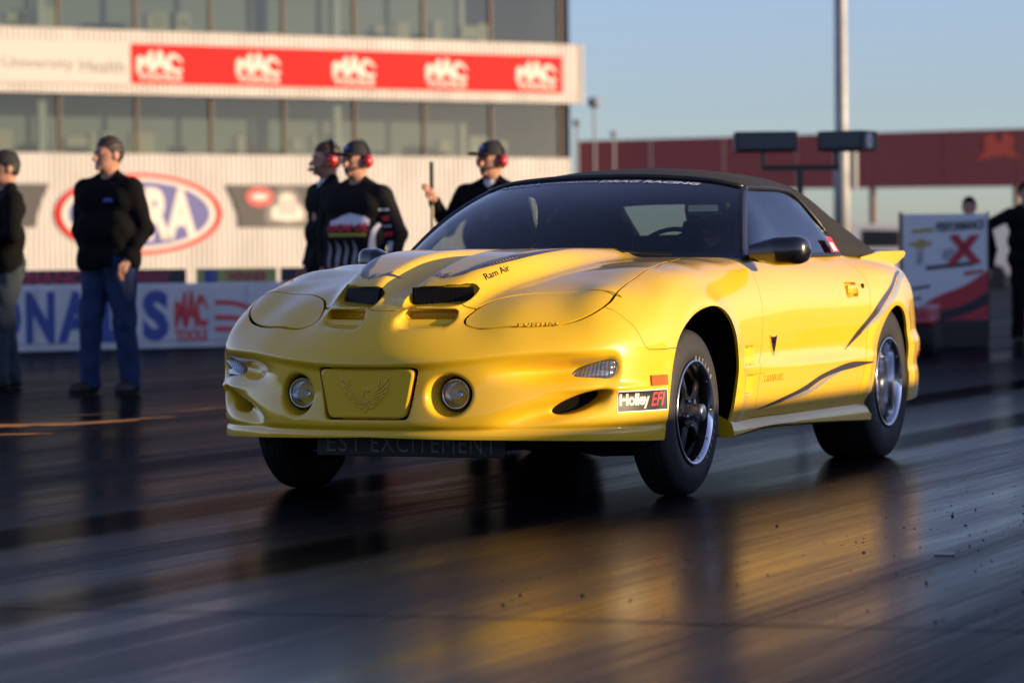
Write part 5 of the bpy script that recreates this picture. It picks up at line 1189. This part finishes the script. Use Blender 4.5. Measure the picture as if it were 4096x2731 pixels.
# tail lamp and reflector on the left rear corner
for sx in (1, -1):
    FM = (lambda q: q) if sx > 0 else mir
    q = [(-.05,-.018),(.05,-.018),(.05,.018),(-.05,.018)]
    decal('rear_marker', *poly2(q if sx > 0 else q[::-1]), FM(frame((.93, 3.20, .47), (-.35, .93, 0), (0, 0, 1))), mat('red_lens', (.30,.01,.01), .2, Coat_Weight=1.0), CAR, .001, .02, .25, .005)
# interior
m = MB(); m.box((0, .80, .80), (1.40, .36, .22), bev=.05); m.box((.36, .78, .915), (.44, .26, .05), bev=.02); m.build('dashboard', M_INT, CAR)
m = MB(); m.box((0, 1.75, .50), (1.45, 1.9, .5)); m.box((0, 2.55, .85), (1.30, .5, .26), bev=.04); m.build('cabin_tub', M_INT, CAR)
for sx in (1, -1):
    m = MB(); m.box((.36*sx, 1.62, .70), (.48, .50, .16), bev=.05); m.box((.36*sx, 1.93, .90), (.46, .14, .44), bev=.05, M=Matrix.Rotation(R(-14), 4, 'X')); m.box((.36*sx, 2.00, 1.12), (.26, .09, .14), bev=.04); m.build('seat', M_INT, CAR)
m = MB()
for sx in (1, -1): m.tube([(.60*sx, 2.12, .75), (.60*sx, 2.12, 1.12), (.52*sx, 2.12, 1.21), (0, 2.12, 1.235)], .022, 10); m.tube([(.58*sx, 2.14, 1.10), (.62*sx, 1.6, .82), (.64*sx, 1.1, .72)], .020, 8)
m.tube([(-.58, 2.12, .80), (.50, 2.12, 1.20)], .020, 8); m.build('roll_cage', mat('cage_grey', (.10,.10,.11), .4), CAR, True)
m = MB().lathe([(.185, -.012), (.197, 0), (.185, .012), (.173, 0)], 32, Matrix.Translation((.36, 1.16, .905)) @ Matrix.Rotation(R(62), 4, 'X'), closed=True); m.tube([(.36, 1.16, .905), (.36, .95, .82)], .025); mobj('steering_wheel', m.v, m.f, M_INT, CAR, True)
m = MB(); m.box((0, 1.24, 1.225), (.24, .03, .06), bev=.012); m.tube([(0, 1.26, 1.24), (0, 1.33, 1.285)], .008); m.build('rear_view_mirror', M_BLACK, CAR)

# ------------------------------------------------------------------ wheels
def arc_text(txt, r, a0, a1, size, M, name, m, parent):
    V = []; F = []; n = 0
    for i, ch in enumerate(txt):
        v, f = text_mesh(ch, size, offset=.001); c = (v.min(0)+v.max(0))/2; v = v-c
        a = a0+(a1-a0)*(i+.5)/len(txt); Mr = Matrix.Rotation(a-math.pi/2, 4, 'Z') @ Matrix.Translation((0, r, 0))
        V += [M @ (Mr @ Vector(q)) for q in v]; F += [tuple(j+n for j in q) for q in f]; n += len(v)
    return mobj(name, V, F, m, parent)
def tyre_prof(ro, ri, w, sh):
    h = w/2; P = []
    P += [(ri-.004, -h+.012), (ri+.004, -h+.004), (ri+.012, -h+.004)]
    for k in range(9):
        t = k/8; P.append((ri+.015+(ro-ri-.015-sh)*t, -h+.004-.010*math.sin(math.pi*(.15+.75*t))))
    for k in range(1, 8):
        a = k/7*math.pi/2; P.append((ro-sh+sh*math.sin(a), -h+.004+sh*.9*(1-math.cos(a))))
    return P+[(r, -x) for r, x in P[::-1]]
def wheel(sx, yc, zc, xo, ro, w, front):
    M_ = frame((sx*(xo-w/2), yc, zc), (0, sx*1.0, 0), (0, 0, 1))     # local +Z points outboard
    root = MB(); ri = .200
    P = tyre_prof(ro, ri, w, .045 if front else .035); root.lathe(P, 72, M_, closed=True)
    W = mobj('wheel', root.v, root.f, M_RUB, CAR, True) if False else None
    hub = MB()
    h = w/2
    barrel = [(.203, h-.004), (.210, h+.003), (.207, h+.008), (.198, h+.006), (.190, h-.012), (.186, h-.03 if front else h-.11), (.182, -h+.02)]
    hub.lathe(barrel[:5] if front else barrel, 64, M_); rim = mobj('wheel', hub.v, hub.f, M_CHROME, CAR, True)
    if front: bq = MB().lathe(barrel[4:], 64, M_); mobj('rim_barrel', bq.v, bq.f, mat('barrel_black', (.02,.02,.022), .35, .6), rim, True)
    mobj('tyre', root.v, root.f, M_RUB, rim, True)
    if front:
        g = MB()
        for rr in range(-2, 3):
            g.lathe([(ro+.0006, rr*.025-.0015), (ro+.0012, rr*.025), (ro+.0006, rr*.025+.0015)], 72, M_)
        g.build('tread_groove', M_DARK, rim)
    ctr = MB(); zf = h-.035 if front else h-.15
    for k in range(5):
        a = 2*math.pi*k/5+R(18 if front else 50); Rm = M_ @ Matrix.Rotation(a, 4, 'Z')
        # tapered, bevelled spoke
        pr_ = [(-.024, .03), (.024, .03), (.019, .10), (.026, .19), (-.026, .19), (-.019, .10)] if front else [(-.035, .03), (.035, .03), (.030, .12), (.045, .187), (-.045, .187), (-.030, .12)]
        n6 = 6; v0 = [Rm @ Vector((x, y, zf-.035)) for x, y in pr_]; v1 = [Rm @ Vector((x, y, zf-(.0 if y < .15 else .012))) for x, y in pr_]; v2 = [Rm @ Vector((x*.55, y if 0 < i < 5 else y, zf+.010-(.0 if y < .15 else .012))) for i, (x, y) in enumerate(pr_)]
        ctr.add(v0+v1+v2, [(i, (i+1) % 6, 6+(i+1) % 6, 6+i) for i in range(6)]+[(6+i, 6+(i+1) % 6, 12+(i+1) % 6, 12+i) for i in range(6)]+[(12, 13, 14, 15, 16, 17)])
    ctr.lathe([(.072, zf-.035), (.072, zf), (.060, zf+.012), (.030, zf+.014), (.0, zf+.014)], 32, M_)
    ctr.lathe([(.183, zf-.04), (.186, zf-.012), (.178, zf-.008), (.170, zf-.02)], 48, M_)
    sp_ = ctr.build('spokes', M_SPOKE if front else M_CHROME, rim)
    hb = MB(); L_ = .075 if front else .045
    hb.lathe([(.034, zf+.0), (.034, zf+L_-.006), (.030, zf+L_), (.026, zf+L_+.002), (.0, zf+L_+.002)], 28, M_); mobj('hub_cap', hb.v, hb.f, M_HUB, sp_, True).data.set_sharp_from_angle(angle=R(30))
    for k in range(5):
        a = 2*math.pi*k/5+R(54 if front else 20); q = Matrix.Translation((.052*math.cos(a), .052*math.sin(a), 0)); nb = MB().lathe([(.011, zf+.0), (.011, zf+.026), (.007, zf+.032), (0, zf+.032)], 6, M_ @ q); mobj('lug_nut', nb.v, nb.f, M_CHROME, sp_)
    br = MB().lathe([(.0, zf-.07), (.150, zf-.07), (.150, zf-.085)], 40, M_); mobj('brake_disc', br.v, br.f, mat('disc_iron', (.05,.05,.05), .45, .8), rim)
    for k in range(10):
        a = 2*math.pi*k/10; q = Matrix.Translation((.1925*math.cos(a), .1925*math.sin(a), 0)); nb = MB().lathe([(.005, h-.006), (.005, h-.001), (0, h+.0)], 6, M_ @ q); mobj('rim_bolt', nb.v, nb.f, M_CHROME, rim)
    if sx > 0 and front:
        Mt = M_ @ Matrix.Translation((0, 0, h+.0092)); 
        arc_text('RACING', .2145, R(95), R(35), .021, Mt @ Matrix.Translation((0, 0, .0005)), 'tyre_lettering', mat('tyre_white', (.28,.28,.28), .6), rim)
        arc_text('FORGED', .2145, R(-10), R(-62), .021, Mt @ Matrix.Translation((0, 0, .0005)), 'tyre_lettering', mat('tyre_white', (.28,.28,.28), .6), rim)
    return rim
wheel(1, 0, .330, .905, .330, .165, True); wheel(-1, 0, .330, .905, .330, .165, True)
wheel(1, 2.568, .354, .920, .355, .29, False); wheel(-1, 2.568, .354, .920, .355, .29, False)
# ------------------------------------------------------------------ people
def cap3(x, y, z, a, b, r0, r1):
    a = np.asarray(a, float); b = np.asarray(b, float); e = b-a; t = np.clip(((x-a[0])*e[0]+(y-a[1])*e[1]+(z-a[2])*e[2])/max(e@e, 1e-9), 0, 1)
    return np.sqrt((x-a[0]-e[0]*t)**2+(y-a[1]-e[1]*t)**2+(z-a[2]-e[2]*t)**2)-(r0+(r1-r0)*t)
def elli(x, y, z, c, r):
    q = np.sqrt(((x-c[0])/r[0])**2+((y-c[1])/r[1])**2+((z-c[2])/r[2])**2); return (q-1)*min(r)
def union(lst, k):
    out = lst[0]
    for q in lst[1:]: out = smin(out, q, k)
    return out
def skin_of(F, h, name, m, parent, box):
    V, Q, N = nets(F, box[0], box[1], h, plan=False, it=2); return mobj(name, V, Q, m, parent, True, N)
M_SKIN = noisy('skin', (.48,.25,.17), (.42,.20,.13), 30, (.45,.6))
M_HAIR = noisy('brown_hair', (.020,.011,.006), (.034,.019,.010), 80, (.5,.7)); M_HAIRD = noisy('dark_hair', (.008,.006,.005), (.015,.011,.008), 80, (.5,.7))
M_BCLO = noisy('black_cloth', (.0035,.0035,.004), (.0065,.0065,.007), 25, (.9,.98), bump=.3, Specular_IOR_Level=.15)
M_JEAN = noisy('blue_denim', (.008,.022,.075), (.014,.034,.10), 16, (.85,.95), bump=.3); M_JEANG = noisy('grey_denim', (.022,.034,.048), (.034,.048,.062), 16, (.85,.95), bump=.3)
M_SHOE = mat('dark_shoe', (.018,.014,.012), .6); M_EAR = mat('red_ear_cup', (.48,.015,.02), .3, Coat_Weight=.6); M_CAP = noisy('black_cap', (.012,.012,.014), (.02,.02,.022), 40, (.8,.9))
def arm_default(s): return [(s*.205, .0, 1.44), (s*.275, .03, 1.16), (s*.265, -.06, .91)]
def person(loc, rz, label, h=1.80, arms=None, top=M_BCLO, legs=M_JEAN, hair=M_HAIRD, cap=False, muffs=False, bulk=1.0, collar=None, seated=False, feet=((-.12, -.02), (.13, .03)), head_turn=0.0, group=None, full=True, hold=None):
    o = empty('person', loc, rz, label, 'person', group); sc = h/1.80; o.scale = (sc, sc, sc)
    A = arms or {-1: arm_default(-1), 1: arm_default(1)}
    ct, st_ = math.cos(head_turn), math.sin(head_turn)
    def hd(x, y, z): return x*ct+y*st_, -x*st_+y*ct, z       # head turns about its own axis
    def hand(x, y, z, s, curl):
        e, w = np.array(A[s][1]), np.array(A[s][2]); d = (w-e)/np.linalg.norm(w-e); sd = np.cross(d, (0, 1, 0) if abs(d[1]) < .8 else (1, 0, 0)); sd /= np.linalg.norm(sd); fr = np.cross(sd, d); L = []
        L.append(cap3(x, y, z, w, w+d*.07, .026, .034))
        for i, (o_, ln) in enumerate(((-.027, .070), (-.009, .082), (.009, .078), (.027, .062))):
            b = w+d*.085+fr*o_; k1 = b+d*ln*.5+sd*curl*.012; k2 = k1+d*ln*.4*(1-.6*curl)+sd*curl*.030; L.append(smin(cap3(x, y, z, b, k1, .0095, .009), cap3(x, y, z, k1, k2, .009, .0078), .006))
        t0 = w+d*.03+fr*(-.032); t1 = t0+d*.035+fr*(-.022); L.append(smin(cap3(x, y, z, t0, t1, .012, .0105), cap3(x, y, z, t1, t1+d*.028+sd*curl*.015, .0105, .009), .006))
        return union(L, .008)
    def body(x, y, z):
        hx, hy, hz = hd(x, y, z); L = []
        head = elli(hx, hy, hz, (0, .005, 1.685), (.078, .098, .112)); jaw = elli(hx, hy, hz, (0, -.032, 1.615), (.056, .062, .058)); f = smin(head, jaw, .04)
        f = smin(f, cap3(hx, hy, hz, (0, -.092, 1.680), (0, -.116, 1.648), .010, .016), .016)                 # nose
        f = smin(f, elli(hx, hy, hz, (0, -.082, 1.702), (.052, .018, .011)), .018)                          # brow
        f = smin(f, elli(hx, hy, hz, (0, -.088, 1.588), (.022, .014, .018)), .02)                           # chin
        for s in (-1, 1):
            f = smax(f, -elli(hx, hy, hz, (s*.032, -.098, 1.686), (.020, .012, .011)), .012); f = smin(f, elli(hx, hy, hz, (s*.032, -.083, 1.685), (.012, .010, .009)), .004)
            f = smin(f, elli(hx, hy, hz, (s*.082, .012, 1.672), (.012, .024, .034)), .010)
        f = smax(f, -elli(hx, hy, hz, (0, -.104, 1.618), (.024, .010, .004)), .008)                          # mouth line
        f = smin(f, elli(hx, hy, hz, (0, -.092, 1.611), (.020, .008, .006)), .006)
        f = smin(f, cap3(x, y, z, (0, .02, 1.60), (0, .025, 1.47), .055*bulk**.5, .062*bulk**.5), .03)
        if not full: return f
        f = smin(f, cap3(x, y, z, (-.10, 0, 1.36), (.10, 0, 1.36), .095, .095), .05); f = smin(f, cap3(x, y, z, (0, 0, 1.3), (0, 0, .98), .10, .11), .05)
        for s in (-1, 1):
            a = A[s]; f = smin(f, smin(cap3(x, y, z, (s*.12, 0, 1.42), a[0], .05, .048), smin(cap3(x, y, z, a[0], a[1], .046, .038), cap3(x, y, z, a[1], a[2], .037, .027), .02), .03), .03)
            f = smin(f, hand(x, y, z, s, .7), .012)
            if not seated:
                fx, fy = feet[(s+1)//2]; f = smin(f, smin(cap3(x, y, z, (s*.085, 0, .93), (s*.1*.4+fx*.6, fy*.6-.015, .50), .075, .052), cap3(x, y, z, (s*.1*.4+fx*.6, fy*.6-.015, .50), (fx, fy+.02, .09), .05, .036), .02), .03)
        return f
    B = ((-.62, -.62, .0), (.62, .5, 1.83)) if full else ((-.2, -.2, 1.4), (.2, .2, 1.83))
    skin_of(body, .0095, 'body', M_SKIN, o, B)
    fold = lambda x, y, z, a: a*(np.sin(z*38+x*21+2*np.sin(y*17+x*9))*.6+np.sin(z*23-x*33+y*26)*.4)
    def jacket(x, y, z):
        b = bulk; f = smin(cap3(x, y, z, (-.115, 0, 1.37), (.115, 0, 1.37), .118*b**.5, .118*b**.5), cap3(x, y, z, (-.075*b, -.02*(b-1)*4, 1.15), (.075*b, -.02*(b-1)*4, 1.15), .128*b, .128*b), .09)
        f = smin(f, cap3(x, y, z, (-.08*b, -.01, .95), (.08*b, -.01, .95), .125*b, .125*b), .08); f = smin(f, cap3(x, y, z, (0, .02, 1.44), (0, .02, 1.53), .085, .070), .05)
        for s in (-1, 1): f = smin(f, cap3(x, y, z, (s*.03, .025, 1.525), (s*.17, .01, 1.445), .055, .062), .04)
        for s in (-1, 1):
            a = A[s]; f = smin(f, smin(cap3(x, y, z, a[0], a[1], .078, .064), cap3(x, y, z, a[1], a[2], .062, .046), .03), .05)
        f = f+fold(x, y, z, .004)*np.clip((1.5-z)*4, 0, 1)
        f = smax(f, .875-z+.012*np.sin(x*18), .015); f = smax(f, -elli(x, y, z, (0, -.035, 1.560), (.066, .074, .05)), .012)
        for s in (-1, 1):
            w, e = np.array(A[s][2]), np.array(A[s][1]); d = (w-e)/np.linalg.norm(w-e); p_ = w-d*.005; f = smax(f, np.where(((x-w[0])**2+(y-w[1])**2+(z-w[2])**2) < .012, (x-p_[0])*d[0]+(y-p_[1])*d[1]+(z-p_[2])*d[2], -1.0), .008)
        return f
    def trousers(x, y, z):
        f = cap3(x, y, z, (-.075*bulk, 0, .95), (.075*bulk, 0, .95), .122*bulk, .122*bulk)
        for s in (-1, 1):
            fx, fy = feet[(s+1)//2]; k = (s*.1*.4+fx*.6, fy*.6-.015, .50); f = smin(f, smin(cap3(x, y, z, (s*.092, 0, .88), k, .105*bulk**.5, .083), cap3(x, y, z, k, (fx, fy+.02, .08), .080, .074), .03), .04)
        f = f+fold(x*1.3, y*1.3, z*.9, .006); return smax(smax(f, .035-z, .01), z-1.0, .02)
    def shoe(s):
        fx, fy = feet[(s+1)//2]; return lambda x, y, z: smax(smin(cap3(x, y, z, (fx, fy+.05, .05), (fx+s*.02, fy-.15, .040), .052, .044), cap3(x, y, z, (fx, fy+.03, .06), (fx, fy+.02, .11), .048, .044), .03), .004-z, .006)
    def hairf(x, y, z):
        x, y, z = hd(x, y, z); f = elli(x, y, z, (0, .016, 1.705), (.088, .106, .112)); f = smax(f, -(z-(1.735-.12*np.clip((y+.05)/.08, 0, 1)-.05*np.clip((y-.02)/.05, 0, 1))), .02); return f+.003*np.sin(x*160+y*90)*np.sin(z*120+y*60)
    skin_of(jacket, .013, 'top', top, o, ((-.62, -.62, .8), (.62, .4, 1.6)))
    if not seated and full:
        skin_of(trousers, .014, 'trousers', legs, o, ((-.4, -.35, .0), (.4, .35, 1.12)))
        for s in (-1, 1): skin_of(shoe(s), .014, 'shoe', M_SHOE, o, ((-.35, -.35, -.02), (.35, .3, .2)))
    skin_of(hairf, .009, 'hair', hair, o, ((-.14, -.14, 1.5), (.14, .16, 1.85)))
    Rh = Matrix.Translation((0, 0, 0)) @ Matrix.Rotation(-head_turn, 4, 'Z')
    Rh = Matrix.Rotation(head_turn, 4, 'Z')
    if cap:
        def capf(x, y, z):
            x, y, z = hd(x, y, z); f = smax(elli(x, y, z, (0, .010, 1.715), (.096, .114, .115)), 1.715-z, .008); br = smax(elli(x, y, z, (0, -.13, 1.715-.0), (.085, .10, .05)), np.abs(z-1.722+.6*(x*x)+.10*(y+.10))-.005, .006); return smin(f, br, .012)
        c_ = skin_of(capf, .010, 'cap', M_CAP, o, ((-.16, -.26, 1.66), (.16, .16, 1.86)))
        v, f = ell(.030, .020, 20); Mb = Rh @ frame((0, -.098, 1.768), (1, 0, 0), (0, .55, .83)); mobj('cap_badge', [Mb @ Vector((q[0], q[1], .006)) for q in v], f, mat('badge_blue', (.12,.14,.42), .5), c_)
    if muffs:
        hs = None
        for s in (-1, 1):
            m = MB().lathe([(0, .050), (.026, .048), (.040, .030), (.044, .008), (.040, .0), (.0, .0)], 20, Rh @ Matrix.Translation((s*.086, .012, 1.675)) @ Matrix.Rotation(s*R(90), 4, 'Y') @ Matrix.Diagonal((1.15, .95, 1, 1))); q = mobj('ear_cup', m.v, m.f, M_EAR, o, True)
        m = MB(); m.tube([Rh @ Vector((.105*math.cos(a), .02+.02*math.sin(a), 1.68+.145*math.sin(a))) for a in np.linspace(0, math.pi, 14)], .009, 6); m.build('head_band', M_BLACK, o, True)
        m = MB(); m.tube([Rh @ Vector(q) for q in ((.125, .0, 1.655), (.11, -.075, 1.625), (.05, -.13, 1.610))], .005, 6); m.tube([Rh @ Vector((.055, -.128, 1.611)), Rh @ Vector((.02, -.135, 1.610))], .014, 8); m.build('microphone', M_BLACK, o, True)
    if collar:
        def colf(x, y, z): return smax(smax(cap3(x, y, z, (0, .0, 1.38), (0, .01, 1.50), .105, .066), np.abs(x)-.055*np.clip((z-1.33)/.15, .05, 1), .006), y+.02, .004)
        skin_of(colf, .011, 'shirt', collar, o, ((-.15, -.2, 1.25), (.15, .1, 1.6)))
    return o
def on_chest(o, name, v, f, zc, m, off, xoff=0.0):
    """print wrapped over the front of a top garment"""
    t = [c for c in o.children if c.name.startswith('top')][0]; dg = bpy.context.evaluated_depsgraph_get(); P = []
    V, F = refine(v, f, .03)
    for q in V:
        ok, loc, n, _ = t.ray_cast(Vector((q[0]+xoff, -1.0, q[1]+zc)), Vector((0, 1, 0)))
        P.append(tuple(loc+n*off) if ok else (q[0]+xoff, -.15, q[1]+zc))
    return mobj(name, P, F, m, t)
def rz_face(left): return R(23.6-90*left)     # 0 = towards the camera, 1 = towards image left
# man in black sweatshirt and blue jeans
pk = {1: [(.200, .0, 1.44), (.272, .04, 1.16), (.215, -.10, .93)], -1: [(-.200, .0, 1.44), (-.272, .05, 1.16), (-.21, .05, .93)]}
p2 = person((-6.70, 8.33, 0), rz_face(.30), 'man in black sweatshirt and blue jeans, one hand in his pocket', 1.86, pk, legs=M_JEAN, hair=M_HAIR, bulk=1.20, head_turn=R(-22), feet=((-.15, -.06), (.14, .02)))
on_chest(p2, 'chest_print', *poly2([(-.045,-.012),(.045,-.012),(.035,.012),(-.030,.012)]), 1.36, mat('print_blue', (.05,.10,.45), .6), .004, .08)
# man cut by the left edge
ap = {1: [(.205, .0, 1.44), (.29, -.03, 1.17), (.12, -.24, 1.12)], -1: [(-.205, .0, 1.44), (-.29, -.03, 1.17), (-.12, -.24, 1.10)]}
person((-8.05, 9.07, 0), rz_face(.72), 'man in black cap and hoodie cut off by the left edge', 1.80, ap, legs=M_JEANG, cap=True, bulk=1.08, feet=((-.12, .05), (.14, -.13)))
# two crew men behind the hood
ca = {1: [(.215, .0, 1.43), (.315, .05, 1.16), (.30, -.02, .91)], -1: [(-.215, .0, 1.43), (-.30, .06, 1.17), (-.28, .0, .92)]}
M_TEAM = noisy('team_shirt', (.006,.006,.007), (.012,.011,.012), 14, (.8,.9), bump=.2, Specular_IOR_Level=.2)
p3 = person((-4.62, 8.18, 0), rz_face(.32), 'crew man in cap and red ear defenders wearing a printed black team shirt', 1.76, ca, top=M_TEAM, legs=M_BCLO, cap=True, muffs=True, bulk=1.22, head_turn=R(-12))
M_PW = mat('shirt_white', (.62,.64,.70), .7); M_PR = mat('shirt_red', (.60,.03,.05), .7); M_PY = mat('shirt_yellow', (.36,.28,.03), .7); M_PS = mat('shirt_silver', (.26,.25,.28), .7)
on_chest(p3, 'mountain_print', *poly2([(-.16,-.02),(.16,-.02),(.15,.02),(.12,.045),(.09,.035),(.06,.06),(.03,.045),(.0,.075),(-.03,.05),(-.07,.055),(-.11,.03),(-.15,.02)]), 1.235, M_PW, .005, .02)
on_chest(p3, 'team_lettering', *text_fit('LUCAS OIL', .33, .055, shear=.2, offset=.05), 1.205, M_PR, .007, .02)
on_chest(p3, 'yellow_band', *poly2([(-.15,-.012),(.15,-.012),(.15,.012),(-.15,.012)]), 1.155, M_PY, .006, .02)
for xs, w in ((-.14, .03), (-.07, .04), (.0, .03), (.07, .035)): on_chest(p3, 'silver_flash', *poly2([(-w/2,-.13),(w/2,-.13),(w*.8,.06),(.0,.10)]), 1.02, M_PS, .005, xs)
on_chest(p3, 'silver_flash', *poly2([(-.02,-.16),(.03,-.16),(.07,.12),(.055,.14)]), 1.10, M_PW, .005, .16)
for zc, mm, w, h_ in ((1.33, M_PW, .07, .016), (1.27, M_PR, .06, .035), (1.215, M_PW, .07, .012), (1.16, M_PR, .06, .035), (1.07, M_PW, .05, .07)): on_chest(p3, 'sleeve_patch', *poly2([(-w/2,-h_/2),(w/2,-h_/2),(w/2,h_/2),(-w/2,h_/2)]), zc, mm, .004, .255+(1.33-zc)*.13)
p4 = person((-5.20, 8.86, 0), rz_face(.75), 'brown-haired crew man with red ear defenders standing behind the printed shirt', 1.80, None, legs=M_BCLO, hair=M_HAIR, muffs=True, bulk=1.05, collar=M_PW)
# man by the windscreen holding up a radio
rr_ = {-1: [(-.205, .0, 1.44), (-.33, -.05, 1.20), (-.36, -.22, 1.40)], 1: arm_default(1)}
p5 = person((-3.98, 9.05, 0), rz_face(.25), 'man in black jacket, cap and ear defenders holding up a dark baton', 1.77, rr_, legs=M_BCLO, cap=True, muffs=True, bulk=1.08, head_turn=R(-18), collar=M_PW)
w = p5.matrix_basis @ Vector((-.362, -.245, 1.46)); rd = empty('baton', w, 0, 'thin dark baton in the raised hand of the man behind the windscreen', 'baton')
m = MB(); m.tube([(0, 0, -.10), (0, 0, .02), (0, 0, .21)], [.014, .016, .016], 10); m.build('shaft', mat('baton_grey', (.05,.055,.05), .5), rd); m = MB(); m.tube([(0, 0, -.30), (0, 0, -.10)], .012, 8); m.build('handle', mat('baton_cream', (.45,.38,.22), .5), rd)
# people at the right edge
person((-4.02, 21.8, 0), rz_face(.2), 'person whose dark hood shows above the event sign', 1.57, None, hair=M_BCLO, legs=M_BCLO, bulk=1.1)
rt = {-1: [(-.205, .0, 1.44), (-.40, -.06, 1.36), (-.62, -.02, 1.22)], 1: arm_default(1)}
person((-3.38, 21.8, 0), rz_face(-.1), 'person in black at the right edge with one arm stretched out', 1.72, rt, hair=M_BCLO, legs=M_BCLO, bulk=1.15)
person((-5.30, 31.5, 0), rz_face(.6), 'far bystander in jeans between the sign and the right edge', 1.72, None, top=mat('far_red', (.25,.06,.05), .8), legs=M_JEAN, hair=M_HAIR)
person((-4.95, 33.0, 0), rz_face(-.3), 'far bystander in dark jacket nearest the right edge', 1.75, None, top=M_BCLO, legs=M_JEANG, hair=M_HAIRD)
# driver
dv = {-1: [(-.205, .0, 1.44), (-.25, -.22, 1.28), (-.12, -.46, 1.38)], 1: [(.205, .0, 1.44), (.25, -.22, 1.28), (.12, -.46, 1.38)]}
DR = person((.36, 1.72, -.47), 0, 'driver in dark helmet behind the windscreen of the yellow car', 1.74, dv, seated=True, legs=M_BCLO)
def helm(x, y, z): return smax(smax(elli(x, y, z, (0, .01, 1.69), (.128, .150, .150)), -rbox((x, y+.14, z-1.685), (.09, .06, .042), .02), .012), 1.565-z, .01)
skin_of(helm, .012, 'helmet', P_BLK, DR, ((-.2, -.2, 1.5), (.2, .2, 1.9)))
mobj('goggles', [(-.075,-.118,1.675),(.075,-.118,1.675),(.072,-.118,1.705),(-.072,-.118,1.705)], [(0,1,2,3)], M_CHROME, DR)
# ------------------------------------------------------------------ rubber crumbs and grit on the track
rg = random.Random(11); m = MB()
ico_v, ico_f = (lambda bm: ([v.co.copy() for v in bm.verts], [[q.index for q in f.verts] for f in bm.faces]))((lambda b: (bmesh.ops.create_icosphere(b, subdivisions=1, radius=1), b.verts.index_update(), b)[2])(bmesh.new()))
for k in range(460):
    if rg.random() < .72: x = rg.gauss(2.2, .45); y = rg.uniform(-4.2, 3.2)
    else: x = rg.uniform(-3, 4.5); y = rg.uniform(-6.5, 4)
    if abs(x) < 1.1 and y > -1.3: continue
    s = rg.uniform(.0012, .0028) if rg.random() < .9 else rg.uniform(.003, .0055); sx, sy, sz = s*rg.uniform(.8, 1.7), s*rg.uniform(.8, 1.5), s*rg.uniform(.6, 1.0); rzz = rg.random()*6
    Mx = Matrix.Translation((x, y, sz*.75)) @ Matrix.Rotation(rzz, 4, 'Z') @ Matrix.Diagonal((sx, sy, sz, 1)); m.add([Mx @ (v*rg.uniform(.8, 1.15)) for v in ico_v], ico_f)
o = m.build('rubber_crumbs', noisy('crumb_black', (.012,.011,.011), (.05,.045,.04), 200, (.7,.9))); tag(o, 'dark rubber crumbs scattered over the track', 'crumbs', kind='stuff')
m = MB().tube([(-.032, 0, .0045), (.010, .004, .0045), (.034, .008, .0045)], .0042, 8); o = m.build('cigarette_end', mat('paper_tan', (.62,.58,.50), .8)); o.location = (2.55, -2.2, 0); tag(o, 'small pale cigarette end lying on the track at right', 'litter')
